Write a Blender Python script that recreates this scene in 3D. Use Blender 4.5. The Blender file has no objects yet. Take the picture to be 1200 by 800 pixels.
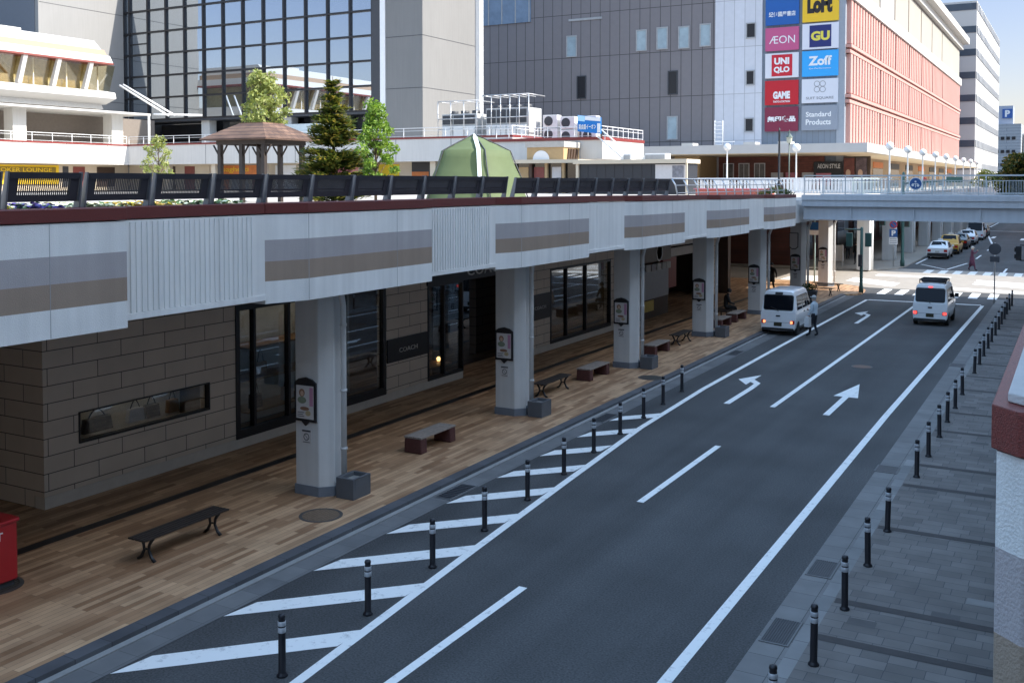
import bpy, bmesh, math, random
from mathutils import Vector, Matrix, noise
R = math.radians
random.seed(7)
S = bpy.context.scene
COL = S.collection

# ------------------------------------------------------------------ camera, sky, sun, exposure
cam = bpy.data.objects.new('camera', bpy.data.cameras.new('camera'))
COL.objects.link(cam)
cam.location = (0, 0, 6.5)
cam.rotation_euler = (R(88), 0, R(29))
cam.data.sensor_width = 36
cam.data.lens = 36.0
cam.data.shift_y = -0.1204
cam.data.clip_start = 0.1
cam.data.clip_end = 3000
S.camera = cam

SUN_EL, SUN_AZ = 40.0, 80.0            # azimuth measured from +Y towards +X
W = bpy.data.worlds.new('World'); S.world = W; W.use_nodes = True
nt = W.node_tree; bg = nt.nodes['Background']
sky = nt.nodes.new('ShaderNodeTexSky'); sky.sky_type = 'NISHITA'; sky.sun_disc = False
sky.sun_elevation = R(SUN_EL); sky.sun_rotation = R(SUN_AZ)
sky.air_density = 1.2; sky.dust_density = 0.6; sky.ozone_density = 1.5
tcw = nt.nodes.new('ShaderNodeTexCoord'); sxw = nt.nodes.new('ShaderNodeSeparateXYZ'); nt.links.new(tcw.outputs['Generated'], sxw.inputs[0])
mrw = nt.nodes.new('ShaderNodeMapRange'); mrw.inputs[1].default_value = 0.2; mrw.inputs[2].default_value = 0.62; mrw.inputs[3].default_value = 0.21; mrw.inputs[4].default_value = 1.0
nt.links.new(sxw.outputs['Z'], mrw.inputs[0])          # deeper, less hazy blue low over the roofs
mrw.inputs[3].default_value = 0.0
lerp = nt.nodes.new('ShaderNodeMix'); lerp.data_type = 'RGBA'; nt.links.new(mrw.outputs[0], lerp.inputs['Factor'])
lerp.inputs['A'].default_value = (0.262, 0.238, 0.275, 1); lerp.inputs['B'].default_value = (1.02, 1.0, 0.90, 1)
mlw = nt.nodes.new('ShaderNodeVectorMath'); mlw.operation = 'MULTIPLY'; nt.links.new(sky.outputs[0], mlw.inputs[0]); nt.links.new(lerp.outputs['Result'], mlw.inputs[1])
nt.links.new(mlw.outputs[0], bg.inputs[0]); bg.inputs[1].default_value = 0.15
sl = bpy.data.lights.new('sun', 'SUN'); sl.energy = 2.0; sl.angle = R(0.5); sl.color = (1.0, 0.94, 0.85)
so = bpy.data.objects.new('sun', sl); COL.objects.link(so)
sd = Vector((math.sin(R(SUN_AZ))*math.cos(R(SUN_EL)), math.cos(R(SUN_AZ))*math.cos(R(SUN_EL)), math.sin(R(SUN_EL))))
so.rotation_euler = sd.to_track_quat('Z', 'Y').to_euler()
so.location = (40, 40, 80)
S.view_settings.view_transform = 'Standard'
S.view_settings.look = 'None'
S.view_settings.exposure = 2.1
S.view_settings.gamma = 1.0
S.cycles.max_bounces = 8
S.cycles.transparent_max_bounces = 12
S.cycles.sample_clamp_indirect = 6.0

# ------------------------------------------------------------------ materials
MATS = {}
def mat(name, col, rough=0.7, metal=0.0, var=0.12, scale=3.0, bump=0.0, bscale=40.0, spec=0.5, emit=0.0, streak=0.0, coat=0.0, trans=0.0):
    """Principled with a soft noise variation of its own colour, optional vertical grime streaks and bump."""
    if name in MATS: return MATS[name]
    m = bpy.data.materials.new(name); m.use_nodes = True; MATS[name] = m
    n, l = m.node_tree.nodes, m.node_tree.links
    b = n['Principled BSDF']
    b.inputs['Roughness'].default_value = rough; b.inputs['Metallic'].default_value = metal
    b.inputs['Specular IOR Level'].default_value = spec
    b.inputs['Coat Weight'].default_value = coat
    c4 = (*col, 1)
    b.inputs['Base Color'].default_value = c4
    m.diffuse_color = c4
    if emit:
        b.inputs['Emission Color'].default_value = c4; b.inputs['Emission Strength'].default_value = emit
    tc = n.new('ShaderNodeTexCoord')
    if var:
        t = n.new('ShaderNodeTexNoise'); t.inputs['Scale'].default_value = scale; t.inputs['Detail'].default_value = 6; t.inputs['Roughness'].default_value = 0.65
        l.new(tc.outputs['Object'], t.inputs['Vector'])
        r = n.new('ShaderNodeMapRange'); r.inputs[1].default_value = 0.25; r.inputs[2].default_value = 0.75
        r.inputs[3].default_value = 1 - var; r.inputs[4].default_value = 1 + var
        l.new(t.outputs['Fac'], r.inputs[0])
        v = n.new('ShaderNodeVectorMath'); v.operation = 'SCALE'; v.inputs[0].default_value = col
        last = r.outputs[0]
        if streak:
            mp = n.new('ShaderNodeMapping'); mp.inputs['Scale'].default_value = (5, 5, 0.25)
            l.new(tc.outputs['Object'], mp.inputs[0])
            t2 = n.new('ShaderNodeTexNoise'); t2.inputs['Scale'].default_value = 1.0; t2.inputs['Detail'].default_value = 5
            l.new(mp.outputs[0], t2.inputs['Vector'])
            r2 = n.new('ShaderNodeMapRange'); r2.inputs[1].default_value = 0.35; r2.inputs[2].default_value = 0.7
            r2.inputs[3].default_value = 1.0; r2.inputs[4].default_value = 1 - streak
            l.new(t2.outputs['Fac'], r2.inputs[0])
            mm = n.new('ShaderNodeMath'); mm.operation = 'MULTIPLY'
            l.new(last, mm.inputs[0]); l.new(r2.outputs[0], mm.inputs[1]); last = mm.outputs[0]
        l.new(last, v.inputs['Scale']); l.new(v.outputs[0], b.inputs['Base Color'])
    if bump:
        t3 = n.new('ShaderNodeTexNoise'); t3.inputs['Scale'].default_value = bscale; t3.inputs['Detail'].default_value = 4
        l.new(tc.outputs['Object'], t3.inputs['Vector'])
        bp = n.new('ShaderNodeBump'); bp.inputs['Strength'].default_value = bump; bp.inputs['Distance'].default_value = 0.02
        l.new(t3.outputs['Fac'], bp.inputs['Height']); l.new(bp.outputs[0], b.inputs['Normal'])
    if trans:
        b.inputs['Transmission Weight'].default_value = trans
    return m

def brickmat(name, c1, c2, mortar, w, h, axis='XY', msize=0.01, offset=0.5, rough=0.7, bump=0.3, var=0.1, freq=2, bias=0.0, spec=0.4, squash=1.0, c3=None):
    """Tiles or planks: axis names the two object axes laid along a row / across rows."""
    m = bpy.data.materials.new(name); m.use_nodes = True; MATS[name] = m
    n, l = m.node_tree.nodes, m.node_tree.links
    b = n['Principled BSDF']; b.inputs['Roughness'].default_value = rough; b.inputs['Specular IOR Level'].default_value = spec
    tc = n.new('ShaderNodeTexCoord'); sx = n.new('ShaderNodeSeparateXYZ'); cx = n.new('ShaderNodeCombineXYZ')
    l.new(tc.outputs['Object'], sx.inputs[0])
    l.new(sx.outputs[axis[0]], cx.inputs[0]); l.new(sx.outputs[axis[1]], cx.inputs[1])
    t = n.new('ShaderNodeTexBrick'); t.offset = offset; t.offset_frequency = freq; t.squash = squash
    t.inputs['Color1'].default_value = (*c1, 1); t.inputs['Color2'].default_value = (*c2, 1); t.inputs['Mortar'].default_value = (*mortar, 1)
    t.inputs['Scale'].default_value = 1; t.inputs['Brick Width'].default_value = w; t.inputs['Row Height'].default_value = h
    t.inputs['Mortar Size'].default_value = msize; t.inputs['Bias'].default_value = bias; t.inputs['Mortar Smooth'].default_value = 0.1
    l.new(cx.outputs[0], t.inputs['Vector'])
    no = n.new('ShaderNodeTexNoise'); no.inputs['Scale'].default_value = 1.7; no.inputs['Detail'].default_value = 7
    l.new(tc.outputs['Object'], no.inputs['Vector'])
    r = n.new('ShaderNodeMapRange'); r.inputs[1].default_value = 0.25; r.inputs[2].default_value = 0.75; r.inputs[3].default_value = 1-var; r.inputs[4].default_value = 1+var
    l.new(no.outputs['Fac'], r.inputs[0])
    v = n.new('ShaderNodeVectorMath'); v.operation = 'SCALE'
    l.new(t.outputs['Color'], v.inputs[0]); l.new(r.outputs[0], v.inputs['Scale'])
    out = v.outputs[0]
    l.new(out, b.inputs['Base Color'])
    bp = n.new('ShaderNodeBump'); bp.inputs['Strength'].default_value = bump; bp.inputs['Distance'].default_value = 0.01; bp.invert = True
    l.new(t.outputs['Fac'], bp.inputs['Height']); l.new(bp.outputs[0], b.inputs['Normal'])
    return m

def glassmat(name, tint=(0.02, 0.025, 0.03), refl=0.5, opaque=True, rough=0.01, tone=(0.95, 0.97, 1)):
    m = bpy.data.materials.new(name); m.use_nodes = True; MATS[name] = m
    n, l = m.node_tree.nodes, m.node_tree.links
    n.remove(n['Principled BSDF']); out = n['Material Output']
    g = n.new('ShaderNodeBsdfGlossy'); g.inputs['Roughness'].default_value = rough; g.inputs['Color'].default_value = (*tone, 1)
    if opaque:
        d = n.new('ShaderNodeBsdfDiffuse'); d.inputs['Color'].default_value = (*tint, 1)
    else:
        d = n.new('ShaderNodeBsdfTransparent'); d.inputs['Color'].default_value = (*tint, 1)
    fr = n.new('ShaderNodeFresnel'); ge = n.new('ShaderNodeNewGeometry'); ir = n.new('ShaderNodeMapRange'); ir.inputs[3].default_value = 1.5; ir.inputs[4].default_value = 1/1.5
    l.new(ge.outputs['Backfacing'], ir.inputs[0]); l.new(ir.outputs[0], fr.inputs['IOR'])
    mr = n.new('ShaderNodeMapRange'); mr.inputs[1].default_value = 0; mr.inputs[2].default_value = 1; mr.inputs[3].default_value = refl; mr.inputs[4].default_value = 1.0
    mx = n.new('ShaderNodeMixShader'); l.new(fr.outputs[0], mr.inputs[0]); l.new(mr.outputs[0], mx.inputs[0])
    l.new(d.outputs[0], mx.inputs[1]); l.new(g.outputs[0], mx.inputs[2]); l.new(mx.outputs[0], out.inputs['Surface'])
    return m

# ------------------------------------------------------------------ mesh helpers
class MB:
    """Collects shapes into one mesh; every face remembers a material slot."""
    def __init__(s): s.bm = bmesh.new(); s.slot = 0
    def face(s, pts, slot=None):
        vs = [s.bm.verts.new(p) for p in pts]
        f = s.bm.faces.new(vs); f.material_index = s.slot if slot is None else slot
        return f
    def box(s, x0, x1, y0, y1, z0, z1, slot=None):
        v = [s.bm.verts.new((x, y, z)) for z in (z0, z1) for y in (y0, y1) for x in (x0, x1)]
        for q in ((0,2,3,1),(4,5,7,6),(0,1,5,4),(2,6,7,3),(0,4,6,2),(1,3,7,5)):
            f = s.bm.faces.new([v[i] for i in q]); f.material_index = s.slot if slot is None else slot
        return s
    def prism(s, poly, z0, z1, slot=None, axis='z', cap=True):
        """Extrude a polygon along an axis. poly in (x,y) for z, (y,z) for x, (x,z) for y."""
        def P(a, b, c):
            return (a, b, c) if axis == 'z' else ((c, a, b) if axis == 'x' else (a, c, b))
        A = [s.bm.verts.new(P(a, b, z0)) for a, b in poly]; B = [s.bm.verts.new(P(a, b, z1)) for a, b in poly]
        n = len(poly); fs = []
        for i in range(n): fs.append(s.bm.faces.new((A[i], A[(i+1) % n], B[(i+1) % n], B[i])))
        if cap: fs.append(s.bm.faces.new(A[::-1])); fs.append(s.bm.faces.new(B))
        for f in fs: f.material_index = s.slot if slot is None else slot
        return s
    def tube(s, pts, r, n=8, slot=None, cap=True):
        """Round bar through points; r a number or a list."""
        pts = [Vector(p) for p in pts]; rr = r if isinstance(r, (list, tuple)) else [r]*len(pts)
        rings = []; fs = []
        a = None
        for i, p in enumerate(pts):
            d = (pts[min(i+1, len(pts)-1)] - pts[max(i-1, 0)]).normalized()
            if a is None: a = d.cross(Vector((0, 0, 1)) if abs(d.z) < .9 else Vector((1, 0, 0)))
            a = (a - d*a.dot(d)).normalized(); b = d.cross(a).normalized()
            rings.append([s.bm.verts.new(p + (a*math.cos(2*math.pi*k/n) + b*math.sin(2*math.pi*k/n))*rr[i]) for k in range(n)])
        for A, B in zip(rings, rings[1:]):
            for k in range(n): fs.append(s.bm.faces.new((A[k], A[(k+1) % n], B[(k+1) % n], B[k])))
        if cap: fs.append(s.bm.faces.new(rings[0][::-1])); fs.append(s.bm.faces.new(rings[-1]))
        for f in fs: f.material_index = s.slot if slot is None else slot; f.smooth = True
        return s
    def lathe(s, prof, c=(0,0,0), n=16, slot=None, axis='z', smooth=True):
        """prof: list of (radius, height)."""
        rings = []; fs = []
        for r, h in prof:
            ring = []
            for k in range(n):
                a = 2*math.pi*k/n; x, y = r*math.cos(a), r*math.sin(a)
                p = (x, y, h) if axis == 'z' else ((h, x, y) if axis == 'x' else (x, h, y))
                ring.append(s.bm.verts.new(Vector(c) + Vector(p)))
            rings.append(ring)
        for A, B in zip(rings, rings[1:]):
            for k in range(n): fs.append(s.bm.faces.new((A[k], A[(k+1) % n], B[(k+1) % n], B[k])))
        if prof[0][0] > 1e-5: fs.append(s.bm.faces.new(rings[0][::-1]))
        if prof[-1][0] > 1e-5: fs.append(s.bm.faces.new(rings[-1]))
        for f in fs: f.material_index = s.slot if slot is None else slot; f.smooth = smooth
        return s
    def ball(s, c, r, n=12, slot=None, sz=1.0):
        pr = [(max(1e-6, r*math.sin(math.pi*i/8)), -r*sz*math.cos(math.pi*i/8)) for i in range(9)]
        return s.lathe(pr, c, n, slot)
    def mesh(s, name, mats):
        bmesh.ops.remove_doubles(s.bm, verts=s.bm.verts, dist=1e-5)
        bmesh.ops.recalc_face_normals(s.bm, faces=s.bm.faces)
        me = bpy.data.meshes.new(name); s.bm.to_mesh(me); s.bm.free()
        for m in (mats if isinstance(mats, (list, tuple)) else [mats]): me.materials.append(m)
        return me
    def build(s, name, mats, parent=None, bevel=0.0, seg=2, world=True, doubles=True):
        """World coordinates by default; they are made local to an unrotated parent chain."""
        if parent is not None and world:
            o = Vector((0, 0, 0)); p = parent
            while p: o += p.location; p = p.parent
            bmesh.ops.translate(s.bm, verts=s.bm.verts, vec=-o)
        me = s.mesh(name, mats)
        o = bpy.data.objects.new(name, me); COL.objects.link(o)
        if parent is not None: o.parent = parent
        if bevel:
            bv = o.modifiers.new('bevel', 'BEVEL'); bv.width = bevel; bv.segments = seg; bv.limit_method = 'ANGLE'; bv.angle_limit = R(40)
            bv.harden_normals = False
        return o

def thing(name, label, cat, loc=(0,0,0), rz=0.0, group=None):
    o = bpy.data.objects.new(name, None); COL.objects.link(o); o.empty_display_size = 0.2
    o.location = loc; o.rotation_euler = (0, 0, rz)
    o['label'] = label; o['category'] = cat
    if group: o['group'] = group
    return o
def tag(o, label, cat, group=None):
    o['label'] = label; o['category'] = cat
    if group: o['group'] = group
    return o
def structure(o): o['kind'] = 'structure'; return o
def stuff(o): o['kind'] = 'stuff'; return o
def clone(root, loc=None, rz=None, label=None):
    def cp(o, par):
        c = o.copy(); COL.objects.link(c)
        if par is not None: c.parent = par
        for ch in [x for x in KIDS.get(o.name, [])]: cp(ch, c)
        return c
    KIDS = {}
    for x in bpy.data.objects:
        if x.parent: KIDS.setdefault(x.parent.name, []).append(x)
    c = cp(root, None)
    if loc is not None: c.location = loc
    if rz is not None: c.rotation_euler = (0, 0, rz)
    if label: c['label'] = label
    return c
def rrect(x0, x1, y0, y1, r, n=4):
    pts = []
    for cx, cy, a0 in ((x1-r, y1-r, 0), (x0+r, y1-r, 90), (x0+r, y0+r, 180), (x1-r, y0+r, 270)):
        for i in range(n+1):
            a = R(a0 + 90*i/n); pts.append((cx + r*math.cos(a), cy + r*math.sin(a)))
    return pts
FACE = {'y-': Matrix(((1,0,0),(0,0,-1),(0,1,0))), 'x+': Matrix(((0,0,1),(1,0,0),(0,1,0)))}
def text(body, w, h, c, facing, m, parent, name='lettering', weight=0.0, keep=False):
    """Flat lettering as a mesh, fitted into a w x h box centred at c (world)."""
    cu = bpy.data.curves.new('t', 'FONT'); cu.body = body; cu.align_x = 'CENTER'; cu.resolution_u = 3; cu.extrude = 0.012; cu.offset = weight
    cu.space_line = 0.85
    to = bpy.data.objects.new('t', cu); COL.objects.link(to)
    dg = bpy.context.evaluated_depsgraph_get(); dg.update()
    me = bpy.data.meshes.new_from_object(to.evaluated_get(dg)); bpy.data.objects.remove(to); bpy.data.curves.remove(cu)
    if not me.vertices: return None
    xs = [v.co.x for v in me.vertices]; ys = [v.co.y for v in me.vertices]
    sx, sy = w/(max(xs)-min(xs)), h/(max(ys)-min(ys))
    if keep: sx = sy = min(sx, sy)
    ox, oy = (max(xs)+min(xs))/2, (max(ys)+min(ys))/2
    M = FACE[facing]; off = Vector(c)
    p = parent
    while p: off = off - p.location; p = p.parent
    for v in me.vertices: v.co = M @ Vector(((v.co.x-ox)*sx, (v.co.y-oy)*sy, v.co.z)) + off
    me.materials.clear(); me.materials.append(m); me.name = name
    o = bpy.data.objects.new(name, me); COL.objects.link(o); o.parent = parent
    return o
ORD = ['nearest', 'second', 'third', 'fourth', 'fifth', 'sixth', 'seventh', 'eighth', 'ninth', 'tenth', 'eleventh', 'twelfth', 'thirteenth',
       'fourteenth', 'fifteenth', 'sixteenth', 'seventeenth', 'eighteenth', 'nineteenth', 'twentieth', 'twenty-first', 'twenty-second', 'twenty-third', 'twenty-fourth', 'twenty-fifth', 'twenty-sixth']

# palette -----------------------------------------------------------
M_white = mat('painted_render', (0.76, 0.755, 0.735), 0.75, var=0.06, scale=0.8, bump=0.35, bscale=60, streak=0.12)
M_grey_band = mat('grey_band', (0.39, 0.36, 0.36), 0.8, var=0.08, scale=1, bump=0.3, bscale=60, streak=0.08)
M_brown_band = mat('brown_band', (0.31, 0.235, 0.18), 0.8, var=0.08, scale=1, bump=0.3, bscale=60, streak=0.08)
M_red = mat('red_coping_tile', (0.12, 0.02, 0.016), 0.5, var=0.3, scale=60, bump=0.15, bscale=120, spec=0.5)
M_steel = mat('brushed_steel', (0.55, 0.56, 0.58), 0.35, 0.9, var=0.08)
M_black = mat('black_metal', (0.012, 0.012, 0.015), 0.42, var=0.2, scale=8)
M_dark = mat('dark_grey', (0.045, 0.048, 0.055), 0.55, var=0.15)
M_wpaint = mat('white_paint', (0.78, 0.78, 0.77), 0.45, var=0.05)
M_plainwhite = mat('plain_white', (0.75, 0.75, 0.75), 0.5, var=0.03)
M_conc = mat('concrete', (0.34, 0.345, 0.35), 0.85, var=0.14, scale=2, bump=0.2)
M_silver = mat('reflective_tape', (0.55, 0.57, 0.6), 0.3, 0.3, var=0.05)
M_glassdark = glassmat('dark_glass', (0.012, 0.014, 0.018), 0.07)
M_glassclear = glassmat('clear_glass', (0.75, 0.8, 0.82), 0.02, opaque=False)
M_glasssky = glassmat('mirror_glass', (0.03, 0.04, 0.05), 0.55, tone=(.78, .86, .95))
M_void = mat('dark_interior', (0.01, 0.009, 0.008), 0.9, var=0.1)
# ------------------------------------------------------------------ ground, road, pavements
def asphalt():
    m = bpy.data.materials.new('asphalt'); m.use_nodes = True
    n, l = m.node_tree.nodes, m.node_tree.links; b = n['Principled BSDF']
    b.inputs['Roughness'].default_value = 0.8; b.inputs['Specular IOR Level'].default_value = 0.3
    tc = n.new('ShaderNodeTexCoord')
    def noise_(s, d, lo, hi, a, c, vec=None):
        t = n.new('ShaderNodeTexNoise'); t.inputs['Scale'].default_value = s; t.inputs['Detail'].default_value = d
        l.new(vec or tc.outputs['Object'], t.inputs['Vector'])
        r = n.new('ShaderNodeMapRange'); r.inputs[1].default_value = lo; r.inputs[2].default_value = hi; r.inputs[3].default_value = a; r.inputs[4].default_value = c
        l.new(t.outputs['Fac'], r.inputs[0]); return t, r.outputs[0]
    mp = n.new('ShaderNodeMapping'); mp.inputs['Scale'].default_value = (0.9, 0.035, 1); l.new(tc.outputs['Object'], mp.inputs[0])
    _, a = noise_(0.35, 7, .3, .7, .80, 1.2)
    _, w = noise_(1.0, 4, .3, .7, .76, 1.2, mp.outputs[0])       # wheel tracks along the road
    gt, g = noise_(32, 4, .3, .7, .62, 1.42)
    m1 = n.new('ShaderNodeMath'); m1.operation = 'MULTIPLY'; l.new(a, m1.inputs[0]); l.new(w, m1.inputs[1])
    m2 = n.new('ShaderNodeMath'); m2.operation = 'MULTIPLY'; l.new(m1.outputs[0], m2.inputs[0]); l.new(g, m2.inputs[1])
    v = n.new('ShaderNodeVectorMath'); v.operation = 'SCALE'; v.inputs[0].default_value = (0.066, 0.066, 0.067)
    l.new(m2.outputs[0], v.inputs['Scale']); l.new(v.outputs[0], b.inputs['Base Color'])
    bp = n.new('ShaderNodeBump'); bp.inputs['Strength'].default_value = 0.5; bp.inputs['Distance'].default_value = 0.006
    l.new(gt.outputs['Fac'], bp.inputs['Height']); l.new(bp.outputs[0], b.inputs['Normal'])
    return m
M_asph = asphalt()
def paintmat():
    m = bpy.data.materials.new('road_paint'); m.use_nodes = True
    n, l = m.node_tree.nodes, m.node_tree.links; b = n['Principled BSDF']; b.inputs['Roughness'].default_value = 0.7
    tc = n.new('ShaderNodeTexCoord'); t = n.new('ShaderNodeTexNoise'); t.inputs['Scale'].default_value = 5; t.inputs['Detail'].default_value = 10; t.inputs['Roughness'].default_value = .75
    l.new(tc.outputs['Object'], t.inputs['Vector'])
    r = n.new('ShaderNodeValToRGB'); r.color_ramp.elements[0].position = .33; r.color_ramp.elements[0].color = (.46, .46, .46, 1)
    r.color_ramp.elements[1].position = .46; r.color_ramp.elements[1].color = (.82, .82, .80, 1)
    l.new(t.outputs['Fac'], r.inputs[0]); l.new(r.outputs[0], b.inputs['Base Color'])
    return m
M_paint = paintmat()
M_plank = brickmat('wood_tone_tile', (0.57, 0.365, 0.215), (0.27, 0.145, 0.075), (0.14, 0.09, 0.055), 1.05, 0.118, 'YX', 0.003, 0.37, 0.55, 0.2, 0.18, freq=2)
M_paver = brickmat('grey_paver', (0.185, 0.168, 0.155), (0.13, 0.118, 0.11), (0.075, 0.075, 0.08), 0.36, 0.26, 'XY', 0.006, 0.43, 0.85, 0.3, 0.16, freq=3, squash=1.35)
M_gutter = brickmat('gutter_block', (0.165, 0.165, 0.165), (0.135, 0.135, 0.138), (0.10, 0.10, 0.10), 0.6, 0.7, 'YX', 0.006, 0.0, 0.85, 0.3, 0.15)
M_granite = brickmat('granite_kerb', (0.105, 0.108, 0.118), (0.08, 0.082, 0.09), (0.04, 0.04, 0.045), 0.6, 1.0, 'YX', 0.006, 0.0, 0.6, 0.3, 0.2)
M_lightkerb = mat('kerb_concrete', (0.27, 0.27, 0.265), 0.85, var=0.15, scale=2)
M_darkpaver = mat('dark_paver_band', (0.055, 0.048, 0.046), 0.85, var=0.2, scale=6)
M_farpave = mat('far_pavement', (0.30, 0.27, 0.23), 0.85, var=0.12, scale=1)

g = MB(); g.face([(-900, -300, 0), (500, -300, 0), (500, 1500, 0), (-900, 1500, 0)])
structure(g.build('road', M_asph))

def sheet(name, polys, m, z):
    b = MB()
    for p in polys: b.face([(x, y, z) for x, y in p])
    return structure(b.build(name, m))
def sline(pts, w):
    """A painted line as quads of width w along a polyline."""
    out = []
    for (x0, y0), (x1, y1) in zip(pts, pts[1:]):
        d = Vector((x1-x0, y1-y0)).normalized(); q = Vector((-d.y, d.x))*w/2
        out.append([(x0-q.x, y0-q.y), (x1-q.x, y1-q.y), (x1+q.x, y1+q.y), (x0+q.x, y0+q.y)])
    return out
def rect(x0, x1, y0, y1): return [(x0, y0), (x1, y0), (x1, y1), (x0, y1)]

# painted markings ---------------------------------------------------
lines = []; hatch = []; heads = []
lines += sline([(-8.45, 3), (-8.80, 10), (-9.28, 15.3), (-9.66, 19.8), (-10.08, 25.2), (-10.27, 31), (-10.30, 41), (-10.22, 59)], 0.16)
lines += sline([(-4.62, -20), (-4.62, 30), (-4.50, 45), (-4.38, 59.0)], 0.17)
lines += sline([(-7.74, -10.8), (-7.74, -5.7)], 0.15) + sline([(-7.74, -0.8), (-7.74, 4.3)], 0.15)
lines += sline([(-7.74, 9.2), (-7.72, 14.3)], 0.15) + sline([(-7.72, 19.3), (-7.70, 24.4)], 0.15) + sline([(-7.68, 29.4), (-7.5, 58.9)], 0.15)
lines += [[(-10.14, 58.86), (-4.47, 59.1), (-4.47, 59.4), (-10.14, 59.16)]]
for k in range(-2, 9):
    dy = 2.055*k
    xl = -8.86 - 0.083*max(0, dy+0.6) if dy < 12 else -9.93 - 0.03*(dy-12)
    x0 = -11.12
    ln = xl - x0
    hatch.append([(x0, 9.08+dy), (x0+0.08, 9.72+dy), (xl-.07, 9.72+dy+ln*0.95), (xl-.09, 9.08+dy+ln*0.95)])
def arrow(x, y, kind):
    p = []
    if kind == 'straight':
        p.append(rect(x-0.09, x+0.09, y, y+2.9)); heads.append([(x-0.36, y+2.75), (x+0.36, y+2.75), (x, y+5.0)])
    else:
        p.append(rect(x-0.09, x+0.09, y, y+2.6))
        p.append([(x-0.09, y+2.6), (x+0.09, y+2.6), (x+0.05, y+3.5), (x-0.30, y+4.05), (x-0.35, y+3.65), (x-0.12, y+3.35)])
        heads.append([(x-0.30, y+3.05), (x-0.30, y+4.9), (x-0.78, y+3.85)])
    return p
lines += arrow(-8.98, 29.2, 'left') + arrow(-6.10, 29.1, 'straight') + arrow(-8.92, 48.8, 'left')
for i in range(7): lines.append([(-10.3+i*0.98, 62.45), (-9.82+i*0.98, 62.45), (-9.85+i*0.98, 65.5), (-10.33+i*0.98, 65.5)])
for i in range(7): lines.append(rect(-9.8+i*0.98, -9.3+i*0.98, 78.5, 81.3))
for i in range(3): lines.append([(-13.5+0.0*i, 69.9+1.05*i), (-10.2, 67.25+1.05*i*0.9), (-10.0, 67.75+1.05*i*0.9), (-13.3, 70.45+1.05*i)])
lines += [rect(-12.4, -7.6, 74.6, 75.9), [(-6.9, 67.2), (-2.2, 66.2), (-2.2, 67.6), (-6.9, 68.5)]]
for i in range(3): lines.append([(-5.9, 73.9-1.35*i), (-2.0, 72.2-1.35*i), (-2.0, 72.75-1.35*i), (-5.9, 74.45-1.35*i)])
lines += [rect(-17.5, -14.6, 68.6, 72.4)]
lines += sline([(-11.3, 86.8), (-11.3, 160)], 0.15) + sline([(-10.9, 86.6), (-8.6, 82.2)], 0.15) + sline([(-8.6, 82.2), (-7.8, 89.4)], 0.15)
lines += sline([(-4.7, 81.6), (-4.7, 85.2)], 0.15) + sline([(-10.2, 143), (-8.0, 119)], 0.2) + sline([(-7.6, 95), (-7.6, 100)], .15) + sline([(-7.6, 107), (-7.6, 112)], .15)
lines += sline([(-11.3, 160), (-11.3, 300)], 0.2) + sline([(-4.4, 110), (-4.4, 300)], 0.2) + [rect(-10.5, -4.5, 150, 150.6), rect(-5.8, -5.4, 128, 132), rect(-9.0, -8.6, 131, 135)]
sheet('road_markings', lines, M_paint, 0.004)
sheet('hatch_markings', hatch, M_paint, 0.007)
sheet('arrow_heads', heads, M_paint, 0.007)

# left pavement (wood-tone tiles), kerb, gutter -----------------------
b = MB(); b.box(-120, -11.95, -40, 60.5, -0.3, 0.10); structure(b.build('pavement', M_plank))
b = MB(); b.box(-11.95, -11.70, -40, 60.5, -0.3, 0.098); structure(b.build('kerb', M_granite))
b = MB(); b.box(-11.70, -11.58, -40, 60.5, -0.3, 0.03); structure(b.build('kerb_edge', M_lightkerb))
sheet('gutter', [rect(-11.58, -11.13, -40, 60.5)], M_gutter, 0.008)
# rounded corner apron towards the cross street
b = MB(); b.prism([(-120, 60.5), (-11.58, 60.5), (-11.2, 60.9), (-10.95, 61.6), (-11.1, 63.6), (-11.9, 65.6), (-13.6, 67.0), (-16, 67.4), (-120, 67.4)], -0.3, 0.097)
structure(b.build('corner_pavement', M_plank))
sheet('tile_strip', [rect(-16.12, -15.86, -40, 57)], M_black, 0.104)
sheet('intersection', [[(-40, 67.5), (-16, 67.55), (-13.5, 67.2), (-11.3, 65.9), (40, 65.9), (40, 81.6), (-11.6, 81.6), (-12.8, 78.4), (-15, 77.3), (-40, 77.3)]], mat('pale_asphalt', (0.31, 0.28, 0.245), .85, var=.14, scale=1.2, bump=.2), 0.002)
# far pavement beyond the cross street
b = MB(); b.prism([(-120, 77.5), (-15.0, 77.5), (-12.9, 78.6), (-11.9, 80.8), (-11.6, 83.5), (-11.75, 300), (-120, 300)], -0.3, 0.08)
structure(b.build('far_pavement', M_farpave))
b = MB(); b.prism([(-2.3, 87), (-2.9, 90), (-3.0, 300), (60, 300), (60, 87)], -0.3, 0.08); structure(b.build('far_pavement', M_farpave))

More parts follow.
